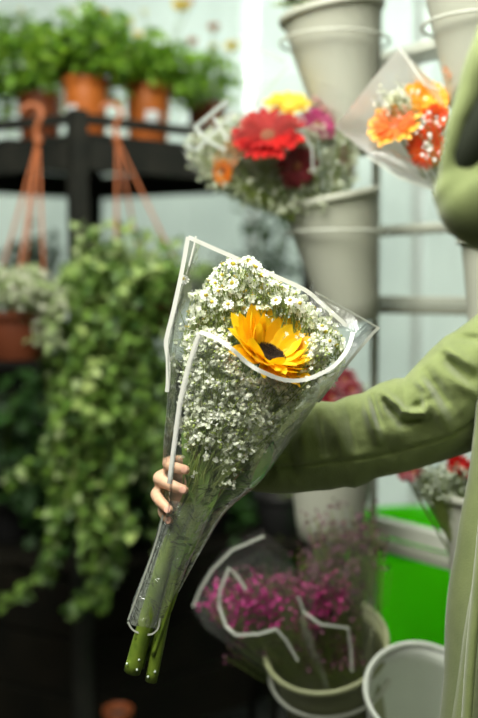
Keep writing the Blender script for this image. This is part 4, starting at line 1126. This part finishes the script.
# orange gerbera bouquet in frosted paper
YO = 1.60
rt1 = P(485, 262, 1.62)
ob = thing('orange_gerbera_bouquet', 'orange and golden gerberas in frosted white paper left of the person', 'bouquet', rt1)
gerbera(ob, P(394, 126, YO), (-.35, -.75, .60), .046, M_gor, 26, m2=mat('orange_core_petal', (.85, .12, .02), .5, per='object', col2=(.88, .20, .03), trans=.2), stem_to=rt1, label='orange gerbera', disc=M_ror)
gerbera(ob, P(428, 100, YO + .02), (.2, -.8, .5), .042, M_gor, 22, stem_to=rt1, label='golden gerbera', disc=M_yel)
gerbera(ob, P(427, 148, YO - .01), (.1, -1, -.1), .034, M_ror, 20, stem_to=rt1, label='red-orange gerbera')
gerbera(ob, P(436, 118, YO), (.3, -1, .2), .026, M_ror, 18, stem_to=rt1, label='small red-orange gerbera')
gyp_cloud(ob, lambda: P(random.gauss(401, 9), random.gauss(103, 8), YO - .01 + random.uniform(0, .03)), 90, .0032, [M_gyp, M_stem2], stem_to=rt1)
gyp_cloud(ob, lambda: P(random.gauss(428, 4), random.gauss(130, 12), YO - .03), 14, .0035, [mat('bright_floret', (.9, .92, .85), .6), M_stem2], stem_to=rt1)
def paper(parent, poly, Y, m, bul, name):
    """folded paper panel between an inner apex and an outline"""
    b = MB(); n = len(poly); cx = sum(p[0] for p in poly) / n; cy = sum(p[1] for p in poly) / n; v = [P(cx, cy, Y + bul)]; f = []
    rings = 6
    for i in range(1, rings + 1):
        t = i / rings
        for (x, y) in poly: v.append(P(cx + (x - cx) * t, cy + (y - cy) * t, Y + bul * (1 - t * t)))
    for j in range(n): f.append((0, 1 + j, 1 + (j + 1) % n))
    for i in range(rings - 1):
        for j in range(n): a = 1 + i * n; f.append((a + j, a + n + j, a + n + (j + 1) % n, a + (j + 1) % n))
    b.add(v, f); return b.build(name, m, parent)
paper(ob, [(334, 127), (350, 108), (375, 76), (399, 47), (418, 66), (436, 86), (446, 110), (470, 150), (490, 215), (478, 235), (455, 205), (434, 188), (400, 176), (366, 152)], YO, M_frost, .07, 'wrapper_back')
paper(ob, [(366, 154), (392, 150), (418, 162), (446, 165), (478, 200), (482, 240), (450, 205), (434, 190), (400, 177)], YO - .02, M_film2, -.03, 'wrapper_front')
pxstrip(ob, [(367, 156, YO - .03), (400, 178, YO - .03), (434, 190, YO - .03)], .003)
pxstrip(ob, [(399, 47, YO), (412, 66, YO), (424, 84, YO), (440, 90, YO)], .003)
# peach flower in white paper behind it
pb = thing('peach_flower_bunch', 'single peach flower in white paper beside the raised green sleeve at the top right', 'bouquet', P(480, 130, 1.66))
gerbera(pb, P(452, 70, 1.60), (-.3, -.9, .2), .016, mat('peach_tan_petal', (.50, .24, .12), .6, per='object', col2=(.45, .25, .14)), 14, stem_to=P(480, 130, 1.66), name='peach_flower')
paper(pb, [(439, 60), (443, 44), (450, 36), (470, 48), (490, 62), (496, 130), (480, 140), (455, 100), (444, 78)], 1.64, M_frost, .03, 'wrapper')
# sprigs in the top bucket
sp = thing('green_sprigs', 'thin green sprigs with pale tips standing in the topmost bucket', 'sprigs', BA[3] + V3((0, 0, .03)))
b = MB(); rt2 = BA[3] + V3((0, 0, .03))
for i in range(60):
    e = P(random.uniform(272, 345), random.uniform(-40, 8), 1.88 + random.uniform(-.06, .06)); m_ = P(random.uniform(305, 340), 20, 1.90)
    b.tube(catmull([rt2, m_, e], 3), .0013, 4, 0, cap=False)
    for k in range(4): addleaf(b, PET, e.lerp(m_, random.random() * .7), rv() + V3((0, 0, .5)), .03, 1)
    floret(b, e, .006, 2)
b.build('sprays', [M_stem2, mat('grey_leaf', (.12, .17, .07), .6, per='island', col2=(.2, .25, .12), trans=.2), M_pale], sp, kind='stuff')
# red flowers behind the sleeve (bucket E) and in bucket F
def red_bunch(root, spots, label, filler):
    t = thing('red_flower_bunch', label, 'flowers', root)
    for (x, y, Y, r, m) in spots: gerbera(t, P(x, y, Y), (random.uniform(-.4, .3), -1, .4), r, m, 16, stem_to=root, name='red_flower')
    if filler: gyp_cloud(t, filler, 260, .0042, [mat('grey_filler', (.42, .46, .36), .7, per='island', col2=(.25, .3, .18)), M_stem2], stem_to=root)
red_bunch(BE[3] + V3((0, 0, .03)), [(345, 380, 1.86, .026, M_dred), (352, 390, 1.84, .022, M_dred), (332, 398, 1.86, .026, M_dred), (318, 396, 1.88, .022, M_dred)], 'dark red flowers peeking over the green sleeve beside the cellophane', lambda: P(random.uniform(305, 365), random.uniform(388, 410), 1.87))
red_bunch(BF[3] + V3((0, 0, .03)), [(457, 464, 1.60, .020, M_red), (466, 470, 1.60, .018, M_red), (414, 472, 1.60, .018, M_dred), (405, 474, 1.62, .014, M_dred)], 'red flowers and pale filler below the green sleeve at the right', lambda: P(random.uniform(418, 480), random.uniform(468, 500), 1.60 + random.uniform(-.02, .05)))
# magenta bouquets in the cream bucket
mroot = BG[3] + BG[4] @ V3((0, 0, .03))
mg = thing('magenta_bouquet', 'magenta filler flowers in cellophane with a white zig-zag edge leaning out of the cream bucket', 'bouquet', mroot)
YM = 1.60
def fm_():
    while True:
        px = random.uniform(205, 300); py = random.uniform(575, 632)
        if py > interp([(205, 590), (230, 560), (300, 560)], px) and py < interp([(205, 612), (240, 640), (300, 650)], px): return P(px, py, YM + random.uniform(-.02, .06))
gyp_cloud(mg, fm_, 200, .0038, [mat('dim_magenta', (.30, .02, .13), .6, per='island', col2=(.14, .02, .06)), M_stem2], 'magenta_florets', 2, mroot)
gyp_cloud(mg, lambda: P(random.gauss(250, 16), random.gauss(602, 11), YM - .01), 80, .0045, [M_pk, M_stem2], 'magenta_florets', 3, mroot)
gyp_cloud(mg, lambda: P(random.uniform(225, 320), random.uniform(570, 660), YM + .03 + random.uniform(-.02, .05)), 260, .0038, [M_dpk, M_stem2], 'dark_sprigs', 2, mroot)
cone_wrap(mg, mroot, [(205, 628), (193, 606), (200, 590), (222, 560), (262, 537), (290, 560), (300, 600), (302, 640)], M_film2, YM, .03)
pxstrip(mg, [(193, 607, YM - .02), (200, 590, YM - .02), (212, 570, YM - .02), (232, 550, YM - .02), (264, 536, YM - .02)], .0045, M_border2)
pxstrip(mg, [(219, 606, YM - .06), (220, 590, YM - .06), (229, 568, YM - .06), (238, 577, YM - .06), (246, 590, YM - .06)], .006, M_border2)
pxstrip(mg, [(219, 606, YM - .06), (226, 626, YM - .07), (236, 635, YM - .08), (258, 634, YM - .08), (276, 629, YM - .08), (286, 640, YM - .08), (298, 661, YM - .08)], .0056, M_border2)
mh = thing('dark_plum_bouquet', 'tall plum-coloured sprigs with magenta blooms at the back of the cream bucket', 'bouquet', mroot + BG[4] @ V3((.05, 0, 0)))
mr2 = mroot + BG[4] @ V3((.05, 0, 0))
gyp_cloud(mh, lambda: P(random.gauss(346, 18), random.gauss(545, 16), 1.70 + random.uniform(-.04, .04)), 300, .0042, [M_dpk, M_stem2], 'plum_sprigs', 2, mr2)
gyp_cloud(mh, lambda: P(random.uniform(302, 360), random.uniform(560, 668), 1.66 + random.uniform(-.04, .04)), 420, .0042, [M_dpk, M_stem2], 'plum_sprigs', 2, mr2)
gyp_cloud(mh, lambda: P(random.gauss(322, 14), random.gauss(600, 13), 1.62), 90, .0042, [mat('deep_magenta', (.36, .02, .14), .6, per='island', col2=(.2, .015, .08)), M_stem2], 'magenta_florets', 3, mr2)
cone_wrap(mh, mr2, [(300, 640), (298, 600), (310, 545), (335, 515), (365, 520), (372, 560), (370, 620), (362, 660)], M_film2, 1.64, .03)
pxstrip(mh, [(298, 596, 1.57), (304, 612, 1.57), (320, 624, 1.56), (348, 628, 1.56), (351, 650, 1.56), (352, 672, 1.56)], .0048, M_border2)
